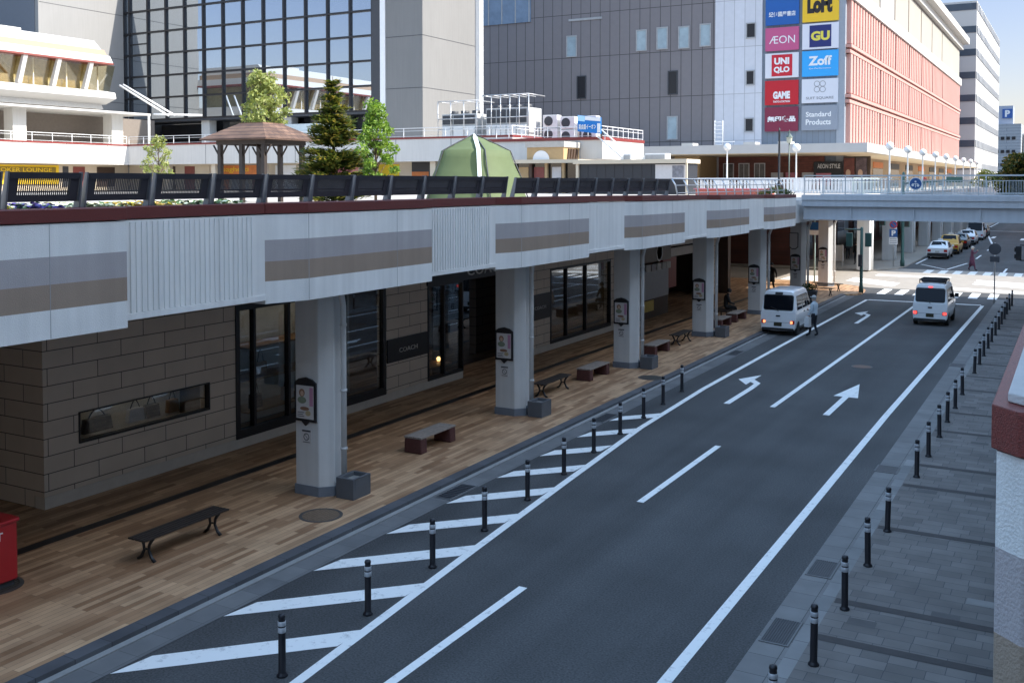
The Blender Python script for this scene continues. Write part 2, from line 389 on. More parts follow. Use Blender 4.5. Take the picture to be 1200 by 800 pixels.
# right pavement ------------------------------------------------------
b = MB(); b.box(-3.22, 60, -40, 62.5, -0.3, 0.05); structure(b.build('pavement', M_paver))
b = MB(); b.box(-3.42, -3.22, -40, 62.5, -0.3, 0.047); structure(b.build('kerb', brickmat('kerb_block', (0.25,0.245,0.24), (0.18,0.178,0.175), (0.07,0.07,0.07), 0.6, 1.0, 'YX', 0.006, 0.0, 0.85, 0.3, 0.15)))
sheet('gutter', [rect(-3.92, -3.42, -40, 62.5)], brickmat('gutter_block_pale', (0.20, 0.195, 0.19), (0.16, 0.155, 0.152), (0.07, 0.07, 0.07), 0.6, 0.7, 'YX', 0.006, 0.0, 0.85, 0.3, 0.15), 0.008)
bands = []
for y in (10.2, 11.6, 14.55, 15.98, 19.83, 22.9, 24.7, 28.37, 30.8, 34.4, 36.9, 39.6, 42.3, 44.6, 47.5, 50.4, 53.2, 56.0):
    bands.append(rect(-3.20, 3.0, y, y+0.2))
sheet('paver_bands', bands, M_darkpaver, 0.054)
odd = []
rr = random.Random(3)
for i in range(70):
    x = -3.1 + 0.21*rr.randint(0, 10); yy = 8 + 0.27*rr.randint(0, 160)
    odd.append(rect(x, x+0.4, yy+0.01, yy+0.26))
sheet('replaced_pavers', odd[:8], mat('paver_light', (0.22, 0.21, 0.20), .85, var=.15), 0.0525)
sheet('replaced_pavers', odd[35:55], mat('paver_dark', (0.095, 0.088, 0.085), .85, var=.15), 0.0528)

# drain grates, manhole covers ----------------------------------------
M_gfr = mat('grate_frame', (0.15, 0.15, 0.15), .8)
def grate(x0, x1, y0, y1, z, label, bars='x'):
    o = thing('drain_grate', label, 'drain', ((x0+x1)/2, (y0+y1)/2, z))
    b = MB(); t = 0.03
    b.box(x0, x1, y0, y0+t, z, z+.012); b.box(x0, x1, y1-t, y1, z, z+.012); b.box(x0, x0+t, y0+t, y1-t, z, z+.012); b.box(x1-t, x1, y0+t, y1-t, z, z+.012)
    b.build('frame', M_gfr, o)
    b = MB(); n = 10
    for i in range(n):
        if bars == 'x':
            q = y0+t + (y1-y0-2*t)*(i+.2)/n; b.box(x0+t, x1-t, q, q+(y1-y0-2*t)/n*.6, z, z+.01)
        else:
            q = x0+t + (x1-x0-2*t)*(i+.2)/n; b.box(q, q+(x1-x0-2*t)/n*.6, y0+t, y1-t, z, z+.01)
    b.build('grille', M_dark, o)
    b = MB(); b.face([(x0+t, y0+t, z+.001), (x1-t, y0+t, z+.001), (x1-t, y1-t, z+.001), (x0+t, y1-t, z+.001)]); b.build('pit', M_black, o)
grate(-11.55, -11.15, 17.5, 18.6, 0.01, 'dark drain grate in the gutter beside the hatched lane, the nearest to the camera')
grate(-11.55, -11.15, 25.2, 26.3, 0.01, 'dark drain grate in the gutter by the far end of the hatching')
grate(-11.55, -11.15, 37.5, 38.6, 0.01, 'dark drain grate in the gutter behind the parked white van')
grate(-3.88, -3.46, 14.2, 15.1, 0.01, 'dark drain grate in the kerbside blocks before the grey pavers', 'y')
grate(-3.88, -3.46, 17.0, 17.8, 0.01, 'pale drain grate in the kerbside blocks near the third bollard', 'y')
grate(-3.95, -3.46, 23.9, 24.5, 0.01, 'wide drain grate in the kerb gutter midway along the bollard row', 'y')
grate(-3.95, -3.46, 39.0, 39.6, 0.01, 'farthest drain grate in the kerb gutter along the bollard row', 'y')
def manhole(x, y, z, r, m, label):
    o = thing('manhole_cover', label, 'manhole cover', (x, y, z))
    b = MB(); b.lathe([(r*.86, 0), (r*.86, .006), (r, .006), (r, 0)], (x, y, z), 32, smooth=False); b.build('ring', mat('manhole_ring', (0.10, 0.09, 0.085), .6, .4), o)
    b = MB(); b.lathe([(r*.85, 0), (r*.85, .004), (1e-4, .004)], (x, y, z), 32, smooth=False)
    for i in range(-4, 5):
        h = math.sqrt(max(0, (r*.78)**2-(i*r*.17)**2)); b.box(x+i*r*.17-.015, x+i*r*.17+.015, y-h, y+h, z+.004, z+.009)
    b.build('cover', m, o)
M_iron = mat('cast_iron', (0.085, 0.075, 0.065), .6, .5, var=.25, scale=10, bump=.3)
manhole(-12.67, 15.27, 0.101, 0.42, mat('bronze_cover', (0.19, 0.13, 0.085), .6, .2, var=.2, scale=10), 'round bronze manhole cover set in the wood-tone pavement near the first column')
manhole(-12.2, 31.4, 0.101, 0.42, M_iron, 'round manhole cover in the wood-tone pavement near the third column')
manhole(-6.62, 37.4, 0.003, 0.36, mat('rusty_cover', (0.16, 0.095, 0.07), .65, .2, var=.3, scale=10), 'reddish round manhole cover in the asphalt of the straight-ahead lane')
manhole(-14.95, 10.05, 0.101, 0.42, M_iron, 'round dark manhole cover beside the red post box')
# ------------------------------------------------------------------ off-frame blocks beside the road (they shade the street)
M_block = mat('office_concrete', (0.60, 0.58, 0.54), 0.85, var=0.06, scale=.3)
def office(name, label, x0, x1, y0, y1, z1, nf):
    o = thing(name, label, 'building', (x0, y0, 0))
    b = MB(); b.box(x0, x1, y0, y1, 0, z1); b.box(x0-.3, x1, y0-.3, y1+.3, z1+.002, z1+.6); b.build('wall', M_block, o)
    fh = z1/nf
    for f in range(1, nf):
        w = MB()
        n = int((y1-y0)/4)
        for i in range(n):
            a = y0 + 1 + i*4; w.box(x0-.02, x0+.05, a, a+2.4, f*fh+1, f*fh+fh-.7)
        w.build('window_row', M_glassdark, o)
    return o
office('office_building', 'pale concrete office block standing along the pavement with bollards', 6, 34, -70, 65.4, 22.3, 7)
office('office_building', 'pale concrete office block past the cross street opposite the taxis', 6, 34, 83.7, 262, 23, 7)

# ------------------------------------------------------------------ the elevated deck along the pavement
ZT, ZB = 6.13, 4.35
def shift(y): return 0.0 if y < 24 else min(0.26, (y-24)*0.0085)
def lower(bm):
    for v in bm.verts:
        if v.co.z > ZB: v.co.z -= shift(v.co.y)*(v.co.z-ZB)/(ZT-ZB)
deck = thing('elevated_deck', 'long white elevated pedestrian deck on columns with red coping and brown and grey bands', 'elevated deck', (-13, 10, 0))
M_soffit = mat('soffit', (0.56, 0.54, 0.50), 0.85, var=.12, scale=.6)
M_floor = mat('deck_floor', (0.42, 0.38, 0.34), 0.85, var=.1, scale=1)
b = MB(); b.box(-135, -12.88, -45, 128.2, 4.42, 5.4); lower(b.bm); b.build('slab', M_soffit, deck)
b = MB(); b.box(-135, -12.88, -45, 128.2, 5.402, 5.62); b.build('floor', M_floor, deck)
Z = [ZB, 4.75, 5.10, 5.48, 5.93]
SL = [M_white, M_grey_band, M_brown_band]
bays = [(14.5+8.15*k, 18.6+8.15*k) for k in range(-3, 5)]
for yb, ye in bays:
    ya = yb - 0.85
    path = [(-12.90, ya), (-12.55, ya), (-12.30, yb), (-12.30, ye), (-12.90, ye)]
    b = MB()
    for (z0, z1), sl in zip(zip(Z, Z[1:]), (0, 2, 1, 0)):
        b.prism(path, z0, z1, sl, cap=(z0 == ZB))
    lower(b.bm); sp = b.build('striped_panel', SL, deck)
    b = MB(); b.box(-12.3, -12.2965, yb+.03, yb+.042, ZB+.01, 5.93); b.box(-12.3, -12.2965, ye-1.3, ye-1.292, ZB+.01, 5.93); lower(b.bm); b.build('joint', M_conc, sp)
for k, (yb, ye) in enumerate(bays):
    y1 = yb + 8.15 - 0.85
    if ye > 50: continue
    b = MB(); b.box(-12.90, -12.55, ye, y1, ZB+.07, 5.93)
    b.box(-12.55, -12.52, ye, y1, ZB+.07, ZB+.16)
    if k in (2, 3):
        n = int((y1-ye-.5)/0.105)
        for i in range(n):
            q = ye + .27 + i*(y1-ye-.5)/n
            b.box(-12.55, -12.532, q, q+.06, ZB+.17, 5.90)
    else:
        b.box(-12.55, -12.545, ye+1.1, ye+1.12, ZB+.2, 5.9)
    lower(b.bm); b.build('ribbed_panel' if k in (2, 3) else 'plain_panel', M_white, deck)
# coping: red tile front following the bays, in lengths
for yb, ye in bays:
    ya = yb - 0.85; yn = ye + (0 if ye > 50 else 8.15-4.1-.85)
    b = MB(); b.prism([(-12.92, ya), (-12.53, ya), (-12.28, yb), (-12.28, ye), (-12.53, ye+.02), (-12.53, yn-.012), (-12.92, yn-.012)], 5.945, ZT)
    lower(b.bm); b.build('coping', M_red, deck, bevel=.008)
# beyond the bridge the deck edge goes on straight
b = MB(); b.box(-12.88, -12.6, 52.2, 68, 4.42, 5.6); b.build('edge_beam', M_white, deck)
M_col = mat('column_paint', (0.60, 0.60, 0.59), 0.75, var=0.06, scale=1, streak=.10, bump=.15)
M_skirt = mat('column_skirt', (0.16, 0.18, 0.21), 0.7, var=.1)
COLY = [16.15, 24.4, 32.6, 40.85, 49.05, 57.3, 64.3]
COLY_all = [-9, -0.7, 7.5] + COLY
for y in COLY_all:
    c = MB(); q = .23
    c.prism([(-14.05, y), (-13.22-q, y), (-13.22, y+q), (-13.23, y+q+.05), (-13.36, y+q+.06), (-13.36, y+.72), (-14.05, y+.72)], .1, 4.42); co = c.build('column', M_col, deck, bevel=.02)
    c = MB(); q = .23; e = .018
    c.prism([(-14.05-e, y-e), (-13.22-q+e/2, y-e), (-13.22+e, y+q-e/2), (-13.22+e, y+.72+e), (-14.05-e, y+.72+e)], .1, .30); c.build('base', M_skirt, co)
    d = MB(); px, py = -13.17, y+.47
    d.tube([(-12.95, py-.45, 4.40), (-12.98, py-.30, 4.25), (px, py, 3.95), (px, py, 3.7), (px, py, .35)], .062, 10)
    for zz in (3.55, 2.2, 1.0): d.lathe([(.072, zz), (.072, zz+.06)], (px, py, 0), 10); d.box(px-.07, px, py-.015, py+.015, zz+.01, zz+.05)
    d.build('downpipe', M_col, co)
# deck edge beyond the cross street and its columns
fd = thing('far_deck', 'white elevated deck beyond the cross street above the row of taxis', 'elevated deck', (-13.5, 78, 0))
b = MB(); b.box(-26, -13.2, 128.4, 300, 4.42, 5.6); b.build('slab', M_soffit, fd)
b = MB(); b.box(-13.2, -12.95, 68.2, 300, 4.35, 5.68); b.build('edge_beam', M_wpaint, fd)
for i in range(14):
    y = 77.6 + 10.9*i
    b = MB(); b.box(-14.2, -13.3, y, y+1.2, .08, 4.41); b.build('column', M_col, fd, bevel=.03)
    b = MB(); b.tube([(-13.2, y+.6, 4.35), (-13.2, y+.6, .1)], .07, 8); b.build('downpipe', M_wpaint, fd)

# ------------------------------------------------------------------ shop front under the deck
M_stone = brickmat('stone_cladding', (0.66, 0.555, 0.455), (0.61, 0.51, 0.415), (0.08, 0.07, 0.06), 1.18, 0.345, 'YZ', 0.009, 0.5, 0.75, 0.5, 0.06, freq=2)
M_stonex = brickmat('stone_cladding_side', (0.66, 0.555, 0.455), (0.61, 0.51, 0.415), (0.08, 0.07, 0.06), 1.18, 0.345, 'XZ', 0.009, 0.5, 0.75, 0.5, 0.06, freq=2)
M_plinth = mat('pale_plinth', (0.62, 0.56, 0.49), .7, var=.08)
XS = -17.6
shop = thing('boutique', 'low stone-clad boutique with dark display windows beneath the deck', 'shop', (XS, 13, .1))
ops = [(13.7, 17.25, 1.23, 1.87), (18.1, 24.15, .33, 3.55), (26.35, 28.42, .33, 3.62), (28.42, 32.6, .1, 3.62), (34.75, 40.5, .33, 3.2)]
ys = [12.9] + [q for o in ops for q in o[:2]] + [41.0]
b = MB()
for i in range(len(ys)-1):
    a, c = ys[i], ys[i+1]
    if c-a < .01: continue
    op = [o for o in ops if abs(o[0]-a) < 1e-6]
    if op:
        _, _, z0, z1 = op[0]
        if z0 > .34: b.box(XS-.3, XS, a, c, .34, z0)
        if z1 < 4.2: b.box(XS-.3, XS, a, c, z1, 4.42)
    else: b.box(XS-.3, XS, a, c, .34, 4.42)
wl = b.build('wall', M_stone, shop)
b = MB()
for a, c in ((12.9, 28.42), (32.6, 41.0)): b.box(XS-.28, XS+.012, a, c, .1, .338)
b.build('plinth', M_plinth, shop)
b = MB(); b.box(-22, XS-.302, 12.9, 13.2, .1, 4.42); b.build('wall', M_stonex, shop)
b = MB(); b.box(-40, -21.8, 5, 41, .1, 4.4); b.box(-21.78, -18.0, 40.7, 40.95, .1, 4.4); b.box(-21.78, -18.0, 17.5, 17.6, .1, 4.4); b.build('inner_wall', mat('shop_interior', (0.34, 0.26, 0.18), .8, var=.2), shop)
def framed(y0, y1, z0, z1, mull, fr=.07, parent=shop, m=M_black, glass=M_glassclear, d=.12):
    w = MB()
    w.box(XS-d, XS+.03, y0, y0+fr, z0, z1); w.box(XS-d, XS+.03, y1-fr, y1, z0, z1)
    w.box(XS-d, XS+.03, y0+fr, y1-fr, z0, z0+fr*1.6); w.box(XS-d, XS+.03, y0+fr, y1-fr, z1-fr, z1)
    for q in mull: w.box(XS-d, XS+.02, q-.04, q+.04, z0+fr*1.6, z1-fr)
    fo = w.build('window', m, parent)
    g_ = MB(); g_.box(XS-.07, XS-.06, y0+fr, y1-fr, z0+fr*1.6, z1-fr); g_.build('pane', glass, fo)
    return fo
framed(13.7, 17.25, 1.23, 1.87, [], .025)
framed(18.1, 24.15, .33, 3.55, [18.75, 20.0, 22.3], .13)
framed(26.35, 28.42, .33, 3.3, [27.3], .06)
framed(34.75, 40.5, .33, 3.2, [36.2, 38.0], .08)
b = MB(); b.box(XS-.3, XS-.05, 18.1, 24.15, 3.55, 3.9); b.build('lintel', mat('lintel_grey', (0.22,0.23,0.23), .7), shop)
b = MB(); b.box(XS-1.2, XS-1.15, 28.42, 32.6, .1, 3.62); b.build('door', M_glassdark, shop)
b = MB(); b.box(XS-.2, XS+.05, 26.3, 32.65, 3.3, 4.0); fas = b.build('fascia', M_black, shop)
M_letter = mat('pale_letter', (0.55, 0.53, 0.5), .5, var=0)
text('COACH', 2.6, .38, (XS+.06, 29.9, 3.62), 'x+', M_letter, fas)
# display shelves and goods behind the glass
M_shelf = mat('shelf_wood', (0.32, 0.17, 0.07), .5, var=.2, scale=6)
b = MB()
for y0, y1, zz in ((18.9, 22.2, .75), (18.9, 22.2, 1.55), (18.9, 22.2, 2.35), (26.5, 28.3, .55), (35, 40, .6)):
    b.box(XS-1.1, XS-.35, y0, y1, zz, zz+.05)
b.build('display_shelf', M_shelf, shop)
b = MB(); b.box(XS-.95, XS-.90, 13.8, 17.2, .9, 2.2); b.box(XS-1.25, XS-1.2, 18.3, 24.0, .3, 3.4); b.build('backdrop', mat('display_backdrop', (0.62, 0.58, 0.52), .8, var=.15), shop)
def handbag(x, y, z, w, h, m, label, tall=.9):
    o = thing('handbag', label, 'handbag', (x, y, z))
    b = MB(); b.prism([(y-w/2, z), (y+w/2, z), (y+w*.42, z+h), (y-w*.42, z+h)], x-.07, x+.07, axis='x'); b.build('body', m, o, bevel=.02)
    pts = [(x, y-w*.28+w*.56*i/8, z+h+math.sin(math.pi*i/8)*h*tall) for i in range(9)]
    b = MB(); b.tube(pts, .012, 6); b.build('handle', M_black, o)
M_tan = mat('tan_leather', (0.28, 0.15, 0.06), .5, var=.1); M_paleb = mat('pale_leather', (0.45, 0.45, 0.5), .5, var=.1)
handbag(XS-.6, 19.4, .80, .42, .36, M_black, 'black handbag with a tall handle on the lowest shelf of the boutique window')
handbag(XS-.6, 20.6, .80, .42, .34, M_paleb, 'pale handbag on the lowest shelf of the boutique window')
handbag(XS-.6, 19.6, 1.60, .40, .34, M_tan, 'tan handbag on the middle shelf of the boutique window')
handbag(XS-.6, 21.2, 1.60, .40, .36, M_black, 'black handbag on the middle shelf of the boutique window')
for yy, m_, w_, lb in ((14.5, M_black, .75, 'big black handbag at the near end of the strip window'), (15.5, M_paleb, .45, 'pale blue handbag in the strip window'),
                  (15.95, M_black, .42, 'black handbag beside the pale one in the strip window'), (16.55, M_tan, .32, 'small tan handbag in the strip window')):
    handbag(XS-.45, yy, 1.26, w_, .3, m_, lb, .6)
def wall_sign(y0, y1, z0, z1, label, t, tw, th):
    o = thing('wall_sign', label, 'sign', (XS, y0, z0))
    b = MB(); b.box(XS+.003, XS+.045, y0, y1, z0, z1); b.build('panel', M_black, o)
    text(t, tw, th, (XS+.046, (y0+y1)/2, (z0+z1)/2-.03), 'x+', M_letter, o)
wall_sign(24.2, 26.3, 1.22, 1.90, 'black wall sign with small pale letters on the stone between display window and entrance', 'COACH', .95, .13)
wall_sign(33.0, 34.7, 1.38, 2.33, 'tall black wall sign on the stone pier before the wide window', 'COACH', .9, .12)
# small lamps glowing inside the entrance
M_warm = mat('warm_lamp', (1.0, 0.55, 0.2), .5, var=0, emit=1.2)
for (yy, zz, xx, lab) in ((28.2, .62, XS-.8, 'small warm glowing lamp low in the boutique entrance window'), (27.0, 2.72, XS-.7, 'small warm glowing lamp high in the boutique entrance window')):
    o = thing('shop_lamp', lab, 'lamp', (xx, yy, zz))
    b = MB(); b.lathe([(.05, zz), (.07, zz+.1), (.02, zz+.14)], (xx, yy, 0), 10); b.build('shade', M_warm, o); b = MB(); b.lathe([(.05, zz-.04), (.012, zz-.02), (.012, zz)], (xx, yy, 0), 8); b.build('base', M_black, o)
for (y0, y1, lab) in ((14.2, 16.8, 'thin added light strip inside the narrow strip window'), (19.0, 23.4, 'long added light strip inside the tall display window'), (26.8, 28.2, 'short added light strip inside the entrance window'), (35.4, 39.8, 'long added light strip inside the wide window')):
    zc = 2.15 if y0 < 15 else 3.42
    o = thing('fill_strip', lab, 'lamp', (XS-.6, (y0+y1)/2, zc))  # unseen glowing strip, added to brighten the dark window like shop lighting
    b = MB(); b.box(XS-.66, XS-.50, y0, y1, zc, zc+.04); b.build('housing', M_black, o)
    b = MB(); b.box(XS-.64, XS-.52, y0+.02, y1-.02, zc-.02, zc-.002); b.build('fill_panel', mat('fill_glow', (1.0, .82, .6), .5, var=0, emit=.5) if y0 < 15 else mat('fill_glow_bright', (1.0, .84, .64), .5, var=0, emit=.8), o)
# second shop further along
shop2 = thing('corner_shop', 'dark shop with mixed sign boards and posters beneath the deck past the boutique', 'shop', (XS, 41, .1))
M_dkwood = mat('dark_wood', (0.06, 0.035, 0.022), .6, var=.25, scale=5)
b = MB(); b.box(-21.5, XS-.05, 41.0, 41.5, .1, 4.42); b.box(-21.5, XS-.05, 57.5, 58.0, .1, 4.42); b.box(-21.5, -21.2, 41.5, 57.5, .1, 4.42); b.build('wall', M_dkwood, shop2)
b = MB(); b.box(XS-.3, XS, 43.5, 47.6, 1.0, 2.35); b.build('counter_board', mat('grey_board', (0.33, 0.33, 0.34), .6, var=.08), shop2)
b = MB(); b.box(XS-.3, XS-.02, 43.5, 47.6, .1, .998); b.build('counter', M_dkwood, shop2)
b = MB(); b.box(XS-.25, XS+.05, 42.6, 47.8, 2.75, 3.55); fb = b.build('fascia', mat('taupe_fascia', (0.19, 0.155, 0.13), .6, var=.15), shop2)
b = MB(); b.lathe([(.42, XS+.05), (.42, XS+.07), (.35, XS+.07), (.35, XS+.05)], (0, 46.2, 3.15), 24, axis='x', smooth=False)
b.build('emblem_ring', M_letter, fb)
for i, (yy, cc) in enumerate(((44.6, (.4,.38,.36)), (45.3, (.32,.3,.3)), (46.0, (.42,.4,.38)), (46.7, (.35,.33,.3)), (47.3, (.4,.38,.35)))):
    b = MB(); b.box(XS-.1, XS+.03, yy, yy+.55, 2.3, 2.62); b.build('menu_panel', mat('menu%d' % i, cc, .6, var=.15, scale=12), shop2)
b = MB(); b.box(XS-.2, XS+.06, 43.2, 44.3, .9, 2.2); b.build('poster_case', mat('brown_poster', (0.15, 0.085, 0.06), .5, var=.4, scale=5), shop2)
b = MB(); b.box(XS+.02, XS+.05, 44.2, 45.5, .45, .95); b.build('yellow_notice', mat('yellow_notice', (0.5, 0.36, 0.08), .6, var=.2, scale=8), shop2)
b = MB(); b.box(-19.0, -18.9, 50.5, 55.0, 2.55, 3.0); b.box(-19.0, -18.85, 50.5, 55.0, 3.1, 3.5); b.build('white_fascia', mat('white_fascia', (0.5, 0.47, 0.44), .6, var=.1), shop2)
b = MB(); b.box(-19.2, -19.0, 50.6, 52.6, .9, 2.5); b.build('red_panel', mat('red_panel', (0.22, 0.03, 0.03), .5), shop2)
b = MB(); b.box(-18.6, -18.2, 56.0, 57.4, .1, 4.42); b.build('pier', M_stone, shop2)
# far shop row under the deck beyond the cross street
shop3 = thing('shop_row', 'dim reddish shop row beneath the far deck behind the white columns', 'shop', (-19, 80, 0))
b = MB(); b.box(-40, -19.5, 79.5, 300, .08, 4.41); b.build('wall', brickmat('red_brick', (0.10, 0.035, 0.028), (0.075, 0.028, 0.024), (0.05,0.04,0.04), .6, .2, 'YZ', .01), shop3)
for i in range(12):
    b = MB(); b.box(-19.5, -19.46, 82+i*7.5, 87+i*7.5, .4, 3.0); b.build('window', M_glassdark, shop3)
shop4 = thing('side_shop', 'dark shop behind the lit column on the near side of the cross street', 'shop', (-30, 58, 0))
b = MB(); b.box(-45, -23.5, 41.2, 66, .1, 4.41); b.build('wall', mat('side_wall', (0.12, 0.06, 0.045), .7, var=.3), shop4)

# ------------------------------------------------------------------ poster boards and notices on the columns, planters
names = ['first column', 'second column', 'third column', 'fourth column', 'fifth column', 'sixth column under the bridge', 'sunlit column by the crossing']
M_pink = mat('poster_pink', (0.45, 0.22, 0.33), .5, var=.1); M_pbrown = mat('poster_brown', (0.25, 0.13, 0.08), .5, var=.2, scale=20)
M_pyel = mat('poster_yellow', (0.42, 0.34, 0.2), .5, var=.2, scale=20); M_pgreen = mat('poster_green', (0.20, 0.24, 0.17), .5, var=.2, scale=20)
M_sheet = mat('poster_sheet', (0.56, 0.54, 0.53), .45, var=.06, scale=6); M_skin0 = mat('poster_peach', (0.55, 0.38, 0.28), .5, var=.05)
def xdisc(b, cx, cz, r, y0, y1, n=18, sz=1.0):
    b.prism([(cx+r*math.cos(2*math.pi*i/n), cz+r*sz*math.sin(2*math.pi*i/n)) for i in range(n)], y0, y1, axis='y')
for nm, y in zip(names, COLY):
    zc = 2.05; x0, x1 = -14.03, -13.48; ym = (x0+x1)/2
    o = thing('poster_board', 'black arched board with a colourful poster on the ' + nm, 'poster', (ym, y, 1.6))
    b = MB(); fr = []
    top = [(x1, 2.42), (x1-.10, 2.49), (ym, 2.53), (x0+.10, 2.49), (x0, 2.42)]
    b.prism([(x0, 1.62), (ym-.10, 1.62), (ym, 1.53), (ym+.10, 1.62), (x1, 1.62)] + top, y-.05, y-.003, axis='y'); b.build('frame', M_black, o, bevel=.006)
    b = MB(); b.box(x0+.05, x1-.05, y-.055, y-.05, 1.68, 2.36); sh = b.build('poster', M_sheet, o)
    b = MB(); b.box(x1-.15, x1-.06, y-.059, y-.0552, 1.95, 2.33); b.build('pink_strip', M_pink, sh)
    b = MB(); xdisc(b, x0+.20, 2.21, .075, y-.0572, y-.0552, sz=1.1); b.build('brown_shape', M_pbrown, sh)
    b = MB(); xdisc(b, x0+.205, 2.195, .045, y-.0582, y-.0573, sz=1.2); b.build('peach_shape', M_skin0, sh)
    b = MB(); xdisc(b, x0+.20, 2.06, .115, y-.0576, y-.0552, sz=.62); b.build('green_shape', M_pgreen, sh)
    b = MB(); xdisc(b, x0+.27, 1.89, .12, y-.0572, y-.0552, sz=.33); b.build('plate_shape', M_pbrown, sh)
    b = MB(); xdisc(b, x0+.36, 1.80, .07, y-.0582, y-.0573, sz=.8); b.build('yellow_shape', M_pyel, sh)
    for zq, wq in ((1.80, .18), (1.76, .15), (1.72, .18)): b = MB(); b.box(x0+.08, x0+.08+wq, y-.0572, y-.0552, zq, zq+.014); b.build('text_line', M_dark, sh)
    n_ = thing('notice', 'small white no smoking notice under the poster on the ' + nm, 'notice', (ym, y, 1.2))
    b = MB(); b.box(ym-.13, ym+.13, y-.012, y-.003, 1.17, 1.46); b.build('plate', M_sheet, n_)
    b = MB()
    for i in range(20):
        a0, a1 = 2*math.pi*i/20, 2*math.pi*(i+1)/20
        b.face([(ym+math.cos(a)*r_, y-.014, 1.30+math.sin(a)*r_) for a, r_ in ((a0,.075),(a1,.075),(a1,.058),(a0,.058))])
    b.face([(ym-.05, y-.0145, 1.342), (ym-.042, y-.0145, 1.35), (ym+.05, y-.0145, 1.258), (ym+.042, y-.0145, 1.25)])
    b.box(ym-.11, ym+.11, y-.0145, y-.0125, 1.405, 1.44); b.box(ym-.09, ym+.09, y-.0145, y-.0125, 1.185, 1.20)
    b.build('symbol', M_dark, n_)
    if y < 48:
        p = thing('planter_box', 'empty dark grey square planter at the foot of the ' + nm, 'planter', (-12.9, y+.43, .1))
        b = MB(); xa, xb, ya, yb = -13.12, -12.68, y+.14, y+.72; t = .06
        b.box(xa, xb, ya, ya+t, .1, .52); b.box(xa, xb, yb-t, yb, .1, .52); b.box(xa, xa+t, ya+t, yb-t, .1, .52); b.box(xb-t, xb, ya+t, yb-t, .1, .52)
        b.build('box', mat('planter_grey', (0.10, 0.105, 0.115), .75, var=.1, bump=.1), p, bevel=.008)
        b = MB(); b.box(xa+t, xb-t, ya+t, yb-t, .1, .44); b.build('soil', mat('pale_gravel', (0.24, 0.235, 0.225), .9, var=.3, scale=30, bump=.4), p)
o = thing('framed_notice', 'pale arched notice board high on the column under the bridge', 'notice', (-13.9, COLY[5], 3.2))
b = MB(); b.prism([(-14.1, 2.9), (-13.95, 2.78), (-13.75, 2.78), (-13.6, 2.9), (-13.6, 3.7), (-14.1, 3.7)], COLY[5]-.04, COLY[5]-.003, axis='y'); b.build('frame', M_black, o)
b = MB(); b.prism([(-14.06, 2.93), (-13.94, 2.83), (-13.76, 2.83), (-13.64, 2.93), (-13.64, 3.66), (-14.06, 3.66)], COLY[5]-.046, COLY[5]-.04, axis='y'); b.build('sheet', M_sheet, o)

# ------------------------------------------------------------------ pavement benches
M_slat = mat('dark_slat', (0.028, 0.021, 0.018), .5, var=.3, scale=8)
def slat_bench(label, loc, L=1.95, rz=0):
    o = thing('slatted_bench', label, 'bench', loc, rz, 'dark slatted benches along the colonnade')
    b = MB()
    for i in range(5): b.box(-.2+i*.083, -.2+i*.083+.068, -L/2, L/2, .40, .43)
    b.build('seat', M_slat, o, world=False, bevel=.006)
    for s in (-1, 1):
        yy = s*(L/2-.22); b = MB()
        for q in (-1, 1):
            b.tube([(q*.15, yy, .395), (q*.07, yy, .28), (q*.055, yy, .18), (q*.12, yy, .06), (q*.2, yy, .0)], [.032,.028,.026,.03,.034], 6)
        b.tube([(-.18, yy, .385), (.18, yy, .385)], .018, 6); b.tube([(-.055, yy, .2), (.055, yy, .2)], .016, 6)
        b.build('leg', M_black, o, world=False)
    b = MB(); b.tube([(0, -L/2+.22, .34), (0, L/2-.22, .34)], .014, 6); b.build('stretcher', M_black, o, world=False)
    return o
M_brickred = mat('brick_block', (0.085, 0.028, 0.024), .75, var=.3, scale=25, bump=.3)
M_seat = mat('weathered_wood', (0.27, 0.23, 0.20), .7, var=.25, scale=9, bump=.2)
def block_bench(label, loc, L=1.55):
    o = thing('block_bench', label, 'bench', loc, 0, 'block benches along the colonnade')
    b = MB()
    for i in range(4): b.box(-.245+i*.125, -.245+i*.125+.115, -L/2+.01, L/2-.01, .355, .40)
    b.build('seat', M_seat, o, world=False, bevel=.006)
    for s in (-1, 1):
        yy = s*(L/2-.14)
        b = MB(); b.prism([(-.25, 0), (.25, 0), (.235, .352), (-.235, .352)], yy-.13, yy+.13, axis='y'); b.build('block_leg', M_brickred, o, world=False, bevel=.03)
    return o
slat_bench('dark slatted bench on curled iron legs, the nearest to the camera beside the stone wall', (-13.73, 12.75, .1))
block_bench('wooden bench on brick red blocks midway between the first and second columns', (-13.68, 20.6, .1))
slat_bench('dark slatted bench standing just past the second column', (-13.95, 27.7, .1), 1.9)
block_bench('wooden bench on brick red blocks between the slatted bench and the third column', (-13.9, 30.6, .1), 1.6)
block_bench('wooden bench on brick red blocks just past the third column', (-13.8, 36.1, .1), 1.6)
slat_bench('dark slatted bench just before the fourth column', (-13.8, 38.8, .1), 1.7)
block_bench('wooden bench on brick red blocks just past the fourth column', (-13.85, 44.2, .1), 1.5)
block_bench('wooden bench on brick red blocks just before the fifth column with someone sitting behind it', (-13.85, 46.5, .1), 1.6)
slat_bench('dark slatted bench in front of the sunlit column by the crossing', (-12.9, 59.3, .1), 1.8, R(80))
slat_bench('dark slatted bench half in sun behind the other one by the crossing', (-13.0, 62.0, .1), 1.8, R(80))

